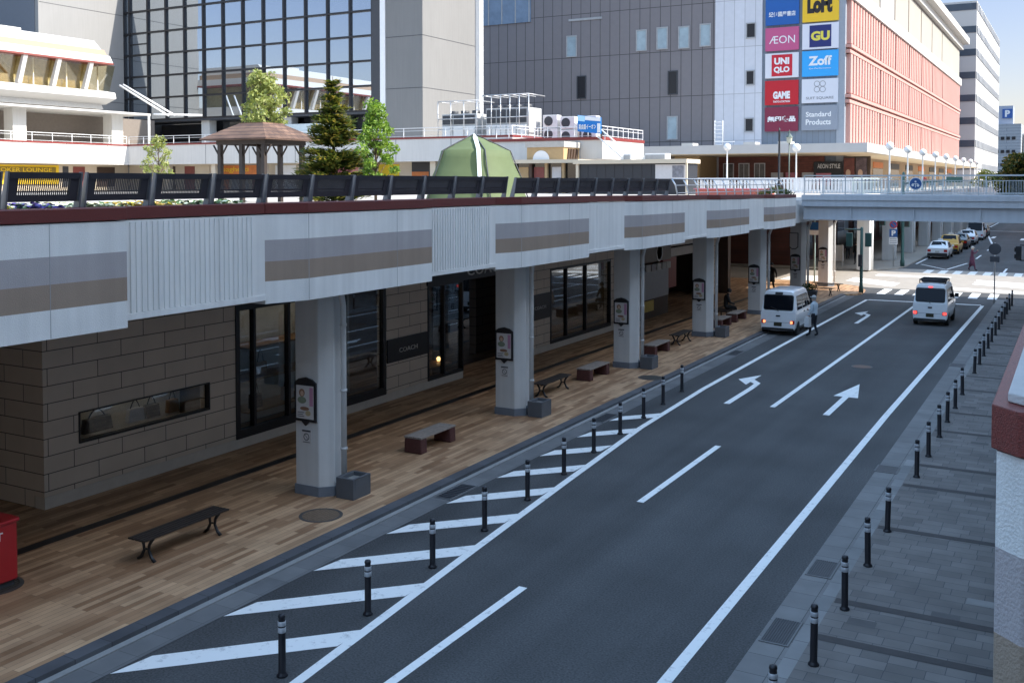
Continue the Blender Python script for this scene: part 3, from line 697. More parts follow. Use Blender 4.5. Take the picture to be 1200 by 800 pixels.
# ------------------------------------------------------------------ bollards
def make_bollard():
    o = thing('bollard', 'x', 'bollard', (0, 0, 0))
    b = MB(); b.lathe([(.075, 0), (.075, .02), (.055, .04), (.05, .06), (.05, .72), (.044, .76), (.044, .775), (.05, .785), (.05, .80), (.04, .825), (1e-4, .835)], n=14); b.build('post', mat('bollard_black', (0.012, 0.012, 0.017), .45, var=.3, scale=14), o, world=False)
    for z0, z1 in ((.585, .655), (.675, .735)):
        b = MB(); b.lathe([(.051, z0), (.053, z0+.003), (.053, z1-.003), (.051, z1)], n=14); b.build('reflective_band', M_silver, o, world=False)
    return o
proto = make_bollard()
lefts = [(-8.9, 8.1), (-9.09, 10.15), (-9.27, 12.25), (-9.46, 14.3), (-9.62, 16.3), (-9.79, 18.32), (-9.95, 20.34), (-10.14, 22.36), (-10.28, 24.31), (-10.43, 26.31), (-10.57, 28.2), (-10.72, 30.24)]
first = True
for i, (x, y) in enumerate(lefts):
    o = proto if first else clone(proto); first = False
    o.location = (x, y, 0.004)
    o['label'] = ('black flexible bollard with silver bands on the hatched strip, ' + (ORD[i] + (' to the camera' if i == 0 else ' from the camera'))) if i < 11 else 'black flexible bollard with silver bands on the hatched strip, farthest from the camera'
    o['group'] = 'bollards on the hatched strip'
rights = [11.75, 13.76, 15.8, 17.8, 19.75, 23.73, 25.67, 27.75, 29.62, 31.55, 33.7, 37.7, 39.6, 41.6, 43.6, 45.5, 47.5, 49.5, 51.4, 53.4, 55.4, 57.4, 59.3]
for i, y in enumerate(rights):
    o = clone(proto); o.location = (-3.02 + .004*((i*7) % 5), y, .05)
    o.rotation_euler = (R(((i*13) % 7-3)*.4), R(((i*5) % 7-3)*.4), 0)
    o['label'] = 'black bollard with silver bands along the grey pavers, ' + (ORD[i] + (' to the camera' if i == 0 else ' from the camera'))
    o['group'] = 'bollards along the grey pavement'
rb = random.Random(5)

# ------------------------------------------------------------------ footbridge across the road
M_brg = mat('bridge_paint', (0.54, 0.555, 0.58), .55, var=.05, scale=.5, streak=.1)
br = thing('footbridge', 'grey steel footbridge crossing over the road with railings', 'footbridge', (-12.4, 53, 4.6))
b = MB(); b.box(-12.35, 8, 53.06, 57.4, 4.64, 5.28); b.box(-12.35, 8, 53.0, 53.058, 4.60, 4.68); b.build('girder', M_brg, br)
b = MB(); b.box(-12.4, 8, 52.86, 57.5, 5.285, 5.60); b.box(-12.4, 8, 52.80, 53.1, 5.602, 5.86); b.box(-12.4, 8, 57.2, 57.5, 5.602, 5.86); b.build('edge_beam', M_brg, br)
for x in (-10.0, -7.05, -4.1, -1.1):
    b = MB(); b.box(x-.03, x+.03, 52.97, 53.058, 4.69, 5.283); b.build('stiffener', M_brg, br)
def railing(parent, y, x0, x1, z0, z1, m, name='railing', pitch=.14, axis='x', post=2.0, top=.03):
    b = MB()
    def bx(a0, a1, c0, c1, zz0, zz1):
        if axis == 'x': b.box(a0, a1, y+c0, y+c1, zz0, zz1)
        else: b.box(y+c0, y+c1, a0, a1, zz0, zz1)
    bx(x0, x1, -top, top, z1-.05, z1); bx(x0, x1, -.015, .015, z0+.08, z0+.11); bx(x0, x1, -.015, .015, z1-.30, z1-.27)
    n = int((x1-x0)/pitch)
    for i in range(n):
        q = x0+(i+.5)*(x1-x0)/n; bx(q-.008, q+.008, -.008, .008, z0+.11, z1-.30)
    n = int((x1-x0)/post)
    for i in range(n+1):
        q = x0+i*(x1-x0)/n; bx(q-.025, q+.025, -.025, .025, z0, z1-.05)
    return b.build(name, m, parent)
M_rail = mat('rail_grey', (0.50, 0.53, 0.54), .45, .2, var=.05)
railing(br, 52.95, -12.3, 8, 5.86, 6.86, M_rail); railing(br, 57.35, -12.3, 8, 5.86, 6.86, M_rail)
o = thing('round_sign', 'round blue sign with a white pictogram hung on the bridge railing', 'sign', (-7.0, 52.75, 6.4))
b = MB(); b.lathe([(.31, 52.82), (.31, 52.80), (.001, 52.80)], (-6.95, 0, 6.43), 28, axis='y', smooth=False); b.build('rim', M_wpaint, o)
b = MB(); b.lathe([(.27, 52.797), (.27, 52.793), (.001, 52.793)], (-6.95, 0, 6.43), 28, axis='y', smooth=False); b.build('disc', mat('sign_blue', (0.012, 0.09, 0.28), .4, var=0), o)
b = MB(); cx, cz = -6.95, 6.43
b.box(cx-.02, cx+.015, 52.787, 52.791, cz-.18, cz+.02)
xdisc(b, cx-.005, cz+.10, .045, 52.787, 52.791); xdisc(b, cx-.13, cz-.07, .06, 52.787, 52.791); xdisc(b, cx+.11, cz-.09, .06, 52.787, 52.791)
b.box(cx-.15, cx+.12, 52.787, 52.791, cz-.02, cz+.01); b.build('pictogram', M_plainwhite, o)

# ------------------------------------------------------------------ parapet of the near deck, beside the camera
rd = thing('near_parapet', 'near end of a white parapet with red coping and beige and brown bands', 'parapet', (-.1, 5, 3.79))
M_white2 = mat('stippled_render', (0.74, 0.735, 0.71), 0.8, var=0.05, scale=3, bump=.55, bscale=70, streak=0.12)
M_grey2 = mat('stippled_grey', (0.42, 0.385, 0.385), 0.8, var=0.05, scale=3, bump=.55, bscale=70)
M_brown2 = mat('stippled_brown', (0.32, 0.255, 0.195), 0.8, var=0.06, scale=3, bump=.55, bscale=70)
M_red2 = mat('speckled_red_tile', (0.17, 0.032, 0.024), 0.42, var=0.55, scale=90, bump=0.5, bscale=150, spec=.5)
zs = [3.79, 4.16, 4.52, 4.90, 5.325]
def outl(e, c=.11): return [(-.30-e, 4.93-e*.4), (-.30-e+c, 4.93-c-e), (.30, 4.82-e), (.30, 62), (-.30-e, 62)]
b = MB()
for (z0, z1), sl in zip(zip(zs, zs[1:]), (0, 2, 1, 0)): b.prism(outl(0), z0, z1, sl, cap=(z0 == zs[0]))
b.build('wall', [M_white2, M_grey2, M_brown2], rd, bevel=.006)
b = MB(); b.prism(outl(.022), 5.335, 5.53, 0); b.build('coping', M_red2, rd, bevel=.006)
b = MB(); b.prism([(-.262, 4.99), (-.20, 4.93), (.30, 4.92), (.30, 62), (-.262, 62)], 5.532, 5.575, 0); b.build('cap_slab', mat('cap_render', (0.50, 0.49, 0.48), .8, var=.08, scale=4, bump=.4, bscale=70), rd, bevel=.006)
b = MB(); b.prism([(-.27, 4.98), (-.17, 4.86), (.29, 4.86), (.29, 62), (-.27, 62)], 5.322, 5.338, 0); b.build('joint', mat('mortar_cream', (0.4, 0.36, 0.3), .9), rd)
nd = thing('near_deck', 'white deck slab running beside the road behind the parapet', 'elevated deck', (3, 5, 0))
b = MB(); b.box(.32, 5.9, -40, 62, 3.9, 4.9); b.build('slab', M_soffit, nd)
for i in range(6):
    y = 8.6+8.3*i
    b = MB(); b.box(.9, 1.7, y, y+.9, .06, 3.9); b.build('column', M_col, nd)
# ------------------------------------------------------------------ benches and flowers on the deck edge
M_navy = mat('bench_navy', (0.030, 0.031, 0.040), .5, var=.2, scale=6)
M_bsteel = mat('bench_steel', (0.20, 0.21, 0.23), .4, .7, var=.1)
def make_deck_bench():
    o = thing('deck_bench', 'x', 'bench', (0, 0, 0), 0, 'dark benches lining the deck edge')
    L = 1.14; lean = lambda z: .02 + (z-.43)*.22
    def slab(b, z0, z1, y0, y1, t=.03):
        b.prism([(lean(z0), z0), (lean(z0)+t, z0), (lean(z1)+t, z1), (lean(z1), z1)], y0, y1, axis='y')
    b = MB(); slab(b, .93, 1.02, -L/2, L/2, .05); slab(b, .60, .70, -L/2, L/2); slab(b, .735, .755, -L/2, L/2, .02)
    slab(b, .70, .93, -L/2, -L/2+.14); slab(b, .70, .93, L/2-.14, L/2)
    n = 26
    for i in range(n):
        y = -L/2+.14+(L-.28)*(i+.5)/n; slab(b, .70, .93, y-.0075, y+.0075, .014)
    b.build('backrest', M_navy, o, world=False)
    b = MB()
    for i in range(4): b.box(-.46+i*.12, -.46+i*.12+.105, -L/2, L/2, .41, .44)
    b.build('seat', M_navy, o, world=False)
    for s in (-1, 1):
        y = s*(L/2+.025); b = MB(); t = .014
        pr = [(lean(1.03)+.05, 1.03), (lean(1.03)-.01, 1.03), (-.02, .46), (-.46, .40), (-.46, .36), (.05, .36), (.12, .0), (.17, .0), (.11, .42)]
        b.prism(pr, y-t, y+t, axis='y'); b.box(-.45, -.40, y-t, y+t, 0, .36); b.box(-.45, .15, y-t+.002, y+t-.002, .05, .09)
        b.build('side_frame', M_bsteel, o, world=False)
    return o
bp_ = make_deck_bench(); nb = 22
for i in range(nb):
    o = bp_ if i == 0 else clone(bp_)
    y = 7.0 + 1.29*i + (.35 if i > 12 else 0); o.location = (-13.10, y, 5.62 if y < 24 else 5.60)
    extra = ''
    o['label'] = 'dark mesh backed bench with steel side frames on the deck edge, ' + (ORD[i] + (' to the camera' if i == 0 else ' from the camera') if i < nb-1 else 'farthest from the camera')
fr_ = thing('deck_railing', 'curved pale steel railing on the deck edge between the last bench and the bridge', 'railing', (-13.0, 36, 5.6))
b = MB()
for i in range(14):
    y = 35.9+1.2*i; b.tube([(-12.95, y, 5.58), (-12.95, y, 6.1), (-13.02, y, 6.4), (-13.16, y, 6.62)], .028, 6)
b.build('posts', M_steel, fr_)
b = MB()
for dx, z in ((0, 5.9), (0, 6.1), (-.07, 6.38), (-.2, 6.62)): b.tube([(-12.95+dx, 35.9, z), (-12.95+dx, 51.5, z)], .018 if z < 6.6 else .03, 6)
b.build('rail', M_steel, fr_)

def flowers(name, y0, y1, x0, x1, z, cols, n, seed, h=.16):
    rr = random.Random(seed); b = MB()
    for i in range(n):
        x, y = rr.uniform(x0, x1), rr.uniform(y0, y1); zz = z + rr.uniform(0, h) ; s = rr.uniform(.03, .06)
        k = rr.randrange(len(cols)-1)+1 if rr.random() < .72 else 0
        a = rr.uniform(0, 6.3); q = Vector((rr.uniform(-.6, .6), rr.uniform(-.6, .6), 1)).normalized(); u = q.orthogonal().normalized(); v = q.cross(u)
        c = Vector((x, y, zz))
        b.face([c+(u*math.cos(a+j*1.257)+v*math.sin(a+j*1.257))*s for j in range(5)], k)
    o = b.build(name, cols); stuff(o); return o
M_leafg = mat('bed_leaf', (0.05, 0.11, 0.025), .6, var=.3); M_fy = mat('flower_yellow', (0.75, 0.55, 0.02), .6, var=.1); M_fp = mat('flower_purple', (0.06, 0.03, 0.22), .6, var=.2)
M_fc = mat('flower_cream', (0.72, 0.72, 0.5), .6, var=.1); M_fo = mat('flower_orange', (0.75, 0.45, 0.12), .6, var=.1); M_fr = mat('flower_pink', (0.6, 0.2, 0.25), .6, var=.1)
for i, (y0, y1, cs, lab) in enumerate(((8.6, 9.75, [M_leafg, M_fy, M_fy], 'yellow'), (9.75, 10.75, [M_leafg, M_fp, M_fp, M_fp, M_fc], 'purple'), (10.75, 11.6, [M_leafg, M_fc, M_fc], 'cream'),
                              (11.7, 13.0, [M_leafg, M_fo, M_fc, M_fy], 'orange'), (13.05, 14.6, [M_leafg, M_fc, M_leafg], 'pale green'))):
    t = thing('flower_bed', 'low planter of %s flowers behind the deck benches' % lab, 'flower bed', (-14.3, (y0+y1)/2, 5.62))
    b = MB(); b.box(-14.9, -13.75, y0, y1-.04, 5.622, 6.0); b.build('planter', M_conc, t, bevel=.02)
    f = flowers('flowers', y0+.03, y1-.07, -14.85, -13.8, 6.0, cs, 1100, i); f.parent = t; f.location = -t.location
    f['kind'] = 'stuff'

# ------------------------------------------------------------------ plaza: pavilion, tent
M_shingle = brickmat('shingle', (0.18, 0.105, 0.068), (0.105, 0.058, 0.038), (0.07, 0.04, 0.03), .35, .16, 'YZ', .02, bump=.5, var=.4)
pav = thing('pavilion', 'small open pavilion with a reddish shingle hip roof on dark posts', 'pavilion', (-31.4, 34, 5.62))
cx, cy, hw = -31.4, 34.0, 1.80
b = MB(); r_ = []
for zz, h in ((8.30, hw), (8.36, hw), (9.05, hw*.36), (9.08, hw*.36)):
    r_.append([b.bm.verts.new((cx+h*sx*1.05, cy+h*sy, zz)) for sx, sy in ((-1,-1),(1,-1),(1,1),(-1,1))])
for A, B in zip(r_, r_[1:]):
    for k in range(4): b.bm.faces.new((A[k], A[(k+1)%4], B[(k+1)%4], B[k]))
b.bm.faces.new(r_[-1]); b.bm.faces.new(r_[0][::-1]); b.build('roof', M_shingle, pav)
b = MB(); b.box(cx-1.4, cx+1.4, cy-1.3, cy-1.2, 8.12, 8.295); b.box(cx-1.4, cx+1.4, cy+1.2, cy+1.3, 8.12, 8.295); b.box(cx-1.4, cx-1.3, cy-1.19, cy+1.19, 8.12, 8.295); b.box(cx+1.3, cx+1.4, cy-1.19, cy+1.19, 8.12, 8.295)
M_dkpost = mat('dark_post', (0.035, 0.025, 0.02), .5, var=.2); b.build('beam', M_dkpost, pav)
for sx in (-1, 0, 1):
    for sy in (-1, 1):
        x, y = cx+sx*1.25, cy+sy*1.2; b = MB(); b.box(x-.09, x+.09, y-.09, y+.09, 5.62, 8.118)
        b.tube([(x+.05, y, 7.6), (x+.4, y, 8.1)], .04, 5); b.tube([(x-.05, y, 7.6), (x-.4, y, 8.1)], .04, 5); b.build('post', M_dkpost, pav)
tent = thing('dome_tent', 'olive green dome tent with a pale stripe standing on the plaza', 'tent', (-18.7, 31, 5.62))
M_tent = mat('tent_fabric', (0.155, 0.20, 0.095), .7, var=.12, scale=1.2, bump=.15, bscale=3); M_tent2 = mat('tent_shade_fabric', (0.12, 0.19, 0.12), .7, var=.1, scale=1.2, bump=.15, bscale=3)
_n, _l = M_tent.node_tree.nodes, M_tent.node_tree.links; _t = _n.new('ShaderNodeBsdfTranslucent'); _t.inputs['Color'].default_value = (.34, .38, .13, 1)
_m = _n.new('ShaderNodeMixShader'); _m.inputs[0].default_value = .3; _l.new(_n['Principled BSDF'].outputs[0], _m.inputs[1]); _l.new(_t.outputs[0], _m.inputs[2]); _l.new(_m.outputs[0], _n['Material Output'].inputs['Surface'])
M_tstripe = mat('tent_stripe', (0.55, 0.62, 0.66), .6, var=.05)
tcx, tcy, tr, th = -18.72, 31.0, 2.0, 2.55; N = 5; prof = [(1.0, 0), (.84, .39), (.64, .775), (.40, .865), (.18, .945), (.015, 1.0)]
fine = []
for (r0, h0), (r1, h1) in zip(prof, prof[1:]):
    for q in range(4): fine.append((r0+(r1-r0)*q/4 - .02*math.sin(math.pi*q/4), h0+(h1-h0)*q/4))
fine.append(prof[-1])
b = MB(); rings = []
for rf, hf in fine:
    ring = []
    for k in range(N*8):
        a = 2*math.pi*k/(N*8) + R(30); w = (k % 8)/8
        # fabric sags inwards between the poles
        sag = 1 - .10*math.sin(math.pi*w)*(1 if hf < .95 else .3)
        ring.append(b.bm.verts.new((tcx+tr*rf*sag*math.cos(a), tcy+tr*rf*sag*math.sin(a), 5.62+th*hf)))
    rings.append(ring)
for A, B in zip(rings, rings[1:]):
    for k in range(N*8):
        f = b.bm.faces.new((A[k], A[(k+1)%(N*8)], B[(k+1)%(N*8)], B[k])); f.smooth = True
b.bm.faces.new(rings[-1]); b.build('fabric', M_tent, tent)
def tentpt(a, hf, rf, e): return Vector((tcx+(tr*rf+e)*math.cos(a), tcy+(tr*rf+e)*math.sin(a), 5.62+th*hf+e*.6))
for k in range(N):
    a = 2*math.pi*k/N + R(30); b = MB(); b.tube([tentpt(a, hf, rf, .01) for rf, hf in prof], .022, 5); b.build('pole', M_dark, tent)
b = MB(); a0 = R(-52); L_ = []; 
for rf, hf in prof: L_.append((tentpt(a0-.04/max(rf,.15)*.9, hf, rf*.95, .06), tentpt(a0+.04/max(rf,.15)*.9, hf, rf*.95, .06)))
for (p, q), (s, t) in zip(L_, L_[1:]): b.face([p, q, t, s])
b.build('stripe', M_tstripe, tent)

# ------------------------------------------------------------------ shopping walkway across the plaza (raised white parapet, shops below)
M_cream = mat('cream_wall', (0.58, 0.50, 0.38), .8, var=.06, scale=.5)
M_para = mat('parapet_white', (0.60, 0.585, 0.55), .7, var=.05, scale=.4, streak=.08)
M_redline = mat('red_line', (0.20, 0.03, 0.025), .5, var=.1)
wk = thing('shopping_walkway', 'two level shopping walkway with white parapet and thin red coping across the plaza', 'building', (-93, 80, 5.62))
b = MB()
def para(x0, x1, y0, y1): b.box(x0, x1, y0, y1, 8.45, 10.55)
para(-94.0, -93.75, 30, 80.2); para(-93.748, -44.55, 80, 80.25); para(-44.548, -44.3, 80, 90)
b.build('parapet', M_para, wk)
b = MB(); b.box(-94.05, -93.7, 30, 80.2, 10.552, 10.72); b.box(-93.698, -44.6, 79.95, 80.3, 10.552, 10.72); b.box(-44.6, -44.25, 79.95, 90, 10.5525, 10.725); b.build('coping', M_redline, wk)
b = MB()
for i in range(7): b.box(-93.749, -93.742, 46+i*5.2, 46.05+i*5.2, 8.47, 10.54)
for i in range(8): b.box(-88+i*6.2, -87.95+i*6.2, 79.992, 79.999, 8.47, 10.54)
b.build('panel_joint', M_dark, wk)
b = MB(); b.box(-130, -94.002, 30, 95, 8.5, 10.4); b.box(-94, -44.55, 80.252, 95, 8.5, 10.4); b.build('slab', M_soffit, wk)
b = MB(); b.box(-130, -96, 30, 81.9, 5.62, 8.498); b.box(-95.9, -46, 82.0, 95, 5.62, 8.498); b.build('shop_wall', M_cream, wk)
railing(wk, -93.85, 30, 79.9, 10.72, 11.65, M_wpaint, axis='y', pitch=50, post=2.3, top=.05)
railing(wk, 80.1, -93.7, -44.4, 10.72, 11.6, M_wpaint, axis='x', pitch=50, post=2.3, top=.05)
railing(wk, -44.42, 80.2, 90, 10.72, 11.6, M_wpaint, axis='y', pitch=50, post=2.3, top=.05)
def front(x0, x1, z0, z1, m, name='shop_window', y=82.0, d=.06):
    b = MB(); b.box(x0, x1, y-d, y-.003, z0, z1); return b.build(name, m, wk)
def frontx(y0, y1, z0, z1, m, name='shop_window', x=-96, d=.06):
    b = MB(); b.box(x+.003, x+d, y0, y1, z0, z1); return b.build(name, m, wk)
M_yel = mat('sign_yellow', (0.75, 0.50, 0.01), .5, var=.04); M_org = mat('sign_orange', (0.55, 0.16, 0.03), .5, var=.15); M_mar = mat('maroon', (0.20, 0.05, 0.04), .6, var=.15)
ys_ = thing('shop_sign', 'long yellow shop sign under the white parapet at the far edge of the plaza', 'sign', (-95.9, 68, 7.2))
b = MB(); b.box(-95.99, -95.8, 62, 72.6, 6.3, 8.3); b.build('panel', M_yel, ys_); b = MB(); b.box(-95.8, -95.75, 64, 72.2, 7.5, 8.1); b.build('lettering_band', mat('olive_band', (0.22, 0.15, 0.01), .6), ys_)
text('SMOKER LOUNGE', 7, .42, (-95.74, 68.2, 7.8), 'x+', M_yel, ys_)
for a, c, m_ in ((73.2, 73.9, M_dark), (74.5, 76.0, M_mar), (77.6, 80.0, M_dkwood)): frontx(a, c, 6.0, 8.2, m_)
for a, c, m_ in ((-90, -88.5, M_dkwood), (-87, -85.5, M_mar), (-85, -83.2, M_cream), (-82.8, -80.4, M_org), (-80, -77.6, M_conc), (-77, -74.8, M_mar), (-73.8, -71, M_wpaint), (-70.4, -67, M_mar), (-66.4, -63, M_fr), (-61, -58, M_fy), (-62.8, -61.2, M_dark)):
    front(a, c, 5.7, 8.25, m_)
os_ = thing('shop_sign', 'orange red shop sign with yellow letters by the small pale tree', 'sign', (-80, 81.9, 7.6))
b = MB(); b.box(-82.6, -76.2, 81.8, 81.93, 7.3, 8.3); b.build('panel', M_org, os_); text('Spaghetti', 4.4, .7, (-79.6, 81.79, 7.82), 'y-', M_yel, os_)
front(-56.5, -46.5, 7.5, 8.45, M_black, 'shop_fascia'); front(-56.5, -53.5, 5.7, 7.5, M_org)
ss = thing('shop_sign', 'black shop sign with pale lettering beside the tent', 'sign', (-52, 81.9, 7))
b = MB(); b.box(-54.4, -52.2, 81.75, 81.93, 6.2, 7.5); b.build('panel', M_black, ss); text('Serie', 1.6, .5, (-53.3, 81.74, 7.0), 'y-', M_letter, ss)
front(-52, -47, 5.7, 7.4, mat('shop_dim', (0.18, 0.15, 0.12), .6, var=.3, scale=3))
ps = thing('wall_poster', 'pink framed poster on the sunlit white parapet block', 'poster', (-44.2, 83, 9.4))
b = MB(); b.box(-44.297, -44.25, 81.3, 86.4, 8.75, 10.3); b.build('frame', M_dark, ps); b = MB(); b.box(-44.249, -44.2, 82.6, 85.6, 8.8, 10.25); b.build('sheet', mat('pale_pink', (0.65, 0.5, 0.58), .5, var=.2, scale=3), ps)
# colonnade under the parapet ends
b = MB()
for i in range(7): b.box(-88+i*7-.3, -88+i*7+.3, 80.3, 80.9, 5.62, 8.45)
b.build('column', M_cream, wk)

# annex with the slanted windows (far corner)
ax = thing('annex_building', 'white building with a banded mansard roof edge above a row of slanted windows', 'building', (-103, 60, 10.7))
M_ann = mat('annex_white', (0.52, 0.505, 0.48), .7, var=.04, scale=.3); M_tan_ = mat('annex_tan', (0.34, 0.235, 0.16), .7, var=.05)
def band(name, prof, y0, y1, m): b = MB(); b.prism(prof, y0, y1, axis='y'); return b.build(name, m, ax)
band('roof', [(-101.1, 23.0), (-99.9, 21.9), (-99.9, 21.9), (-112, 21.9), (-112, 23.0)], 30, 81.6, M_ann)
band('roof_band', [(-99.9, 21.898), (-99.4, 21.2), (-112, 21.2), (-112, 21.898)], 30, 82.0, M_tan_)
band('roof', [(-99.4, 21.198), (-98.9, 20.35), (-112, 20.35), (-112, 21.198)], 30, 82.4, M_ann)
band('roof_trim', [(-98.88, 20.348), (-98.88, 20.15), (-112, 20.15), (-112, 20.348)], 30, 82.5, M_mar)
band('skirt', [(-100.5, 17.2), (-98.6, 16.9), (-98.4, 16.2), (-100.2, 15.6), (-112, 15.6), (-112, 17.2)], 30, 82.4, M_ann)
band('skirt', [(-100.25, 15.598), (-99.9, 15.0), (-112, 15.0), (-112, 15.598)], 30, 81.8, M_para)
b = MB(); b.box(-112, -101.2, 30, 81.0, 17.2, 20.15); b.build('wall', mat('annex_inner', (0.40, 0.35, 0.20), .8, var=.25), ax)
for i in range(9):
    y = 46+i*4.2
    b = MB(); b.prism([(-99.0, 20.15), (-99.4, 20.15), (-100.7, 17.2), (-100.1, 17.2)], y-.25, y+.25, axis='y'); b.build('mullion', M_ann, ax)
    b = MB(); b.prism([(-99.9, 20.15), (-99.95, 20.15), (-100.95, 17.2), (-100.9, 17.2)], y+.3, y+3.9, axis='y'); b.build('window', glassmat('annex_glass%d' % i, (0.85, 0.8, 0.65), .05, opaque=False), ax)
    b = MB(); b.box(-100.6, -100.5, y+1.9, y+2.0, 17.2, 20.1); b.build('window_bar', M_wpaint, ax)
b = MB(); b.box(-112, -96.8, 30, 86, 14.4, 14.62); b.build('canopy', M_ann, ax)
b = MB(); b.box(-111.9, -104, 30, 93, 10.42, 14.39); b.build('lower_wall', mat('taupe_wall', (0.20, 0.17, 0.145), .8, var=.1), ax)
for y in (56, 69.5, 82.2): b = MB(); b.box(-100.5, -99.0, y, y+1.6, 10.42, 14.39); b.build('column', M_para, ax)
b = MB(); b.tube([(-96.9, 85.8, 10.5), (-96.9, 85.8, 14.4)], .14, 8); b.tube([(-101.5, 86, 18.3), (-96.5, 89.5, 14.6)], .13, 6); b.tube([(-102.6, 86.4, 18.3), (-97.8, 89.7, 14.6)], .13, 6); b.tube([(-96.3, 86, 14.55), (-92.5, 90, 14.55)], .12, 6)
b.build('stair_rail', M_wpaint, ax)
b = MB(); b.box(-104.5, -103, 71, 73.5, 23.0, 23.6); b.build('roof_vent', M_para, ax)

# ------------------------------------------------------------------ glass office tower
tw = thing('glass_tower', 'tall office tower with a dark mullioned glass curtain wall and concrete pier', 'building', (-90, 95, 5.62))
M_pier = mat('tower_concrete', (0.195, 0.193, 0.188), .8, var=.06, scale=.15, streak=.08); M_lightw = mat('tower_light_wall', (0.25, 0.247, 0.24), .8, var=.05, scale=.15, streak=.06)
TT = 34.72
b = MB(); b.box(-69.0, -64.0, 95.0, 107, 5.62, TT); b.build('pier', M_pier, tw)
b = MB(); b.box(-69.75, -69.05, 94.9, 96, 5.62, TT); b.box(-64.0, -63.4, 106.4, 107.2, 5.62, TT); b.build('white_fin', M_wpaint, tw)
b = MB(); b.box(-71.0, -69.76, 95.0, 96, 5.62, TT); b.build('dark_strip', M_dark, tw)
b = MB(); b.box(-130, -112.0, 82.3, 107, 5.62, TT); b.build('light_wall', M_lightw, tw)
b = MB(); b.box(-131, -112.6, 82.2, 82.29, 5.62, TT); b.build('dark_face', mat('blue_grey_face', (0.10, 0.115, 0.14), .5, var=.05), tw)
for zz in (11.0, 17, 22.8, 28.6):
    for q in ((-112.0, -111.985, 82.4, 95), (-69, -64.0, 94.985, 95), (-64.0, -63.985, 95, 106.3)): b = MB(); b.box(*q, zz, zz+.06); b.build('panel_joint', M_dark, tw)
xs_ = [-111.98, -110.9] + [-107.5+3.33*i for i in range(11)] + [-71.0]
xs_[-1] = -71.0; zs_ = [14.7+2.86*i for i in range(8)]
rr = random.Random(11); b = MB()
for i in range(len(xs_)-1):
    for j in range(len(zs_)-1):
        x0, x1, z0, z1 = xs_[i], xs_[i+1], zs_[j], zs_[j+1]
        a, c = rr.uniform(-.004, .004), rr.uniform(-.003, .003)
        b.face([(x0, 95.3-a-c, z0), (x1, 95.3+a-c, z0), (x1, 95.3+a+c, z1), (x0, 95.3-a+c, z1)])
me_ = b.build('curtain_glass', M_glasssky, tw)
b = MB()
for x in xs_: b.box(x-.12, x+.12, 95.05, 95.34, 14.7, TT)
for z in zs_: b.box(-111.98, -71.0, 95.06, 95.33, z-.11, z+.11)
for j in (1, 3): b.box(-110.8, -107.6, 95.062, 95.332, zs_[j]+1.38, zs_[j]+1.5)
b.build('mullion_grid', M_black, tw)
b = MB(); b.box(-112, -71, 97.2, 97.4, 10.4, 14.7); b.build('ground_glass', M_glassdark, tw)
b = MB(); b.box(-111.9, -71.1, 95.0, 98, 14.35, 14.58); b.build('soffit_beam', M_dark, tw)
for x in (-97.5, -84, -76): b = MB(); b.box(x-.7, x+.7, 95.4, 96.6, 10.4, 14.34); b.build('column', M_para, tw)
b = MB(); b.box(-84, -74.5, 94.2, 95.0, 10.45, 13.4); b.build('entrance_box', mat('white_frost', (0.55, 0.62, 0.64), .4), tw)

# rooftop air conditioning behind the railing
M_acg = mat('ac_grey', (0.42, 0.42, 0.41), .6, var=.05); M_acw = mat('ac_white', (0.74, 0.73, 0.70), .5, var=.04); M_galv = mat('galvanised', (0.5, 0.5, 0.5), .4, .6, var=.08)
for k, (x0, x1, z1, lab) in enumerate(((-54.6, -50.6, 14.0, 'grey air conditioning cabinet in a pipe frame beside the concrete pier'), (-49.6, -45.0, 14.4, 'larger grey air conditioning cabinet in a pipe frame topped by fans'))):
    o = thing('rooftop_unit', lab, 'air conditioner', ((x0+x1)/2, 85, 10.4))
    b = MB(); b.box(x0, x1, 84.4, 87, 10.4, z1-.9); b.build('cabinet', M_acg, o, bevel=.03)
    n = 3 if k == 0 else 4
    for i in range(n):
        a = x0+.1+(x1-x0-.2)*i/n; c = a+(x1-x0-.2)/n-.15
        b = MB(); b.box(a, c, 84.34, 84.395, 12.1, z1-1.05); b.build('grille', M_dark, o)
        b = MB(); b.box(a, c, 84.3, 84.395, 10.5, 11.9); b.build('service_panel', M_acw, o)
        b = MB(); b.lathe([(.42, z1-.9), (.42, z1-.55), (.36, z1-.55), (.36, z1-.8)], ((a+c)/2, 85.6, 0), 14); b.build('fan_cowl', M_dark, o)
    b = MB(); n2 = 4 if k == 0 else 6
    for i in range(n2):
        x = x0-.2+(x1-x0+.4)*i/(n2-1); b.tube([(x, 84.0, 10.6), (x, 84.0, z1+.3)], .05, 5); b.tube([(x, 84.0, z1+.3), (x, 87.3, z1+.3)], .05, 5)
    for z in (11.6, 12.6, z1+.3): b.tube([(x0-.2, 84.0, z), (x1+.2, 84.0, z)], .05, 5)
    b.build('pipe_frame', M_galv, o)
for k, (x, z0) in enumerate(((-43.6, 10.4), (-41.8, 10.2), (-39.6, 10.2))):
    o = thing('outdoor_unit', 'white outdoor air conditioner stack on the roof edge, ' + ('nearest the pipe frame' if k == 0 else ('in the middle of the three' if k == 1 else 'nearest the blue sign')), 'air conditioner', (x, 86.5, z0))
    for j in range(2):
        b = MB(); b.box(x-.75, x+.75, 86, 86.9, z0+j*1.25, z0+1.15+j*1.25); c = b.build('casing', M_acw, o, bevel=.04)
        b = MB(); b.lathe([(.45, 85.99), (.45, 85.97), (.001, 85.97)], (x-.15, 0, z0+.58+j*1.25), 16, axis='y', smooth=False); b.build('fan_grille', M_dark, c)
bs = thing('roof_sign', 'blue and white slanted advertising board standing on the roof', 'sign', (-34.9, 76, 10.2))
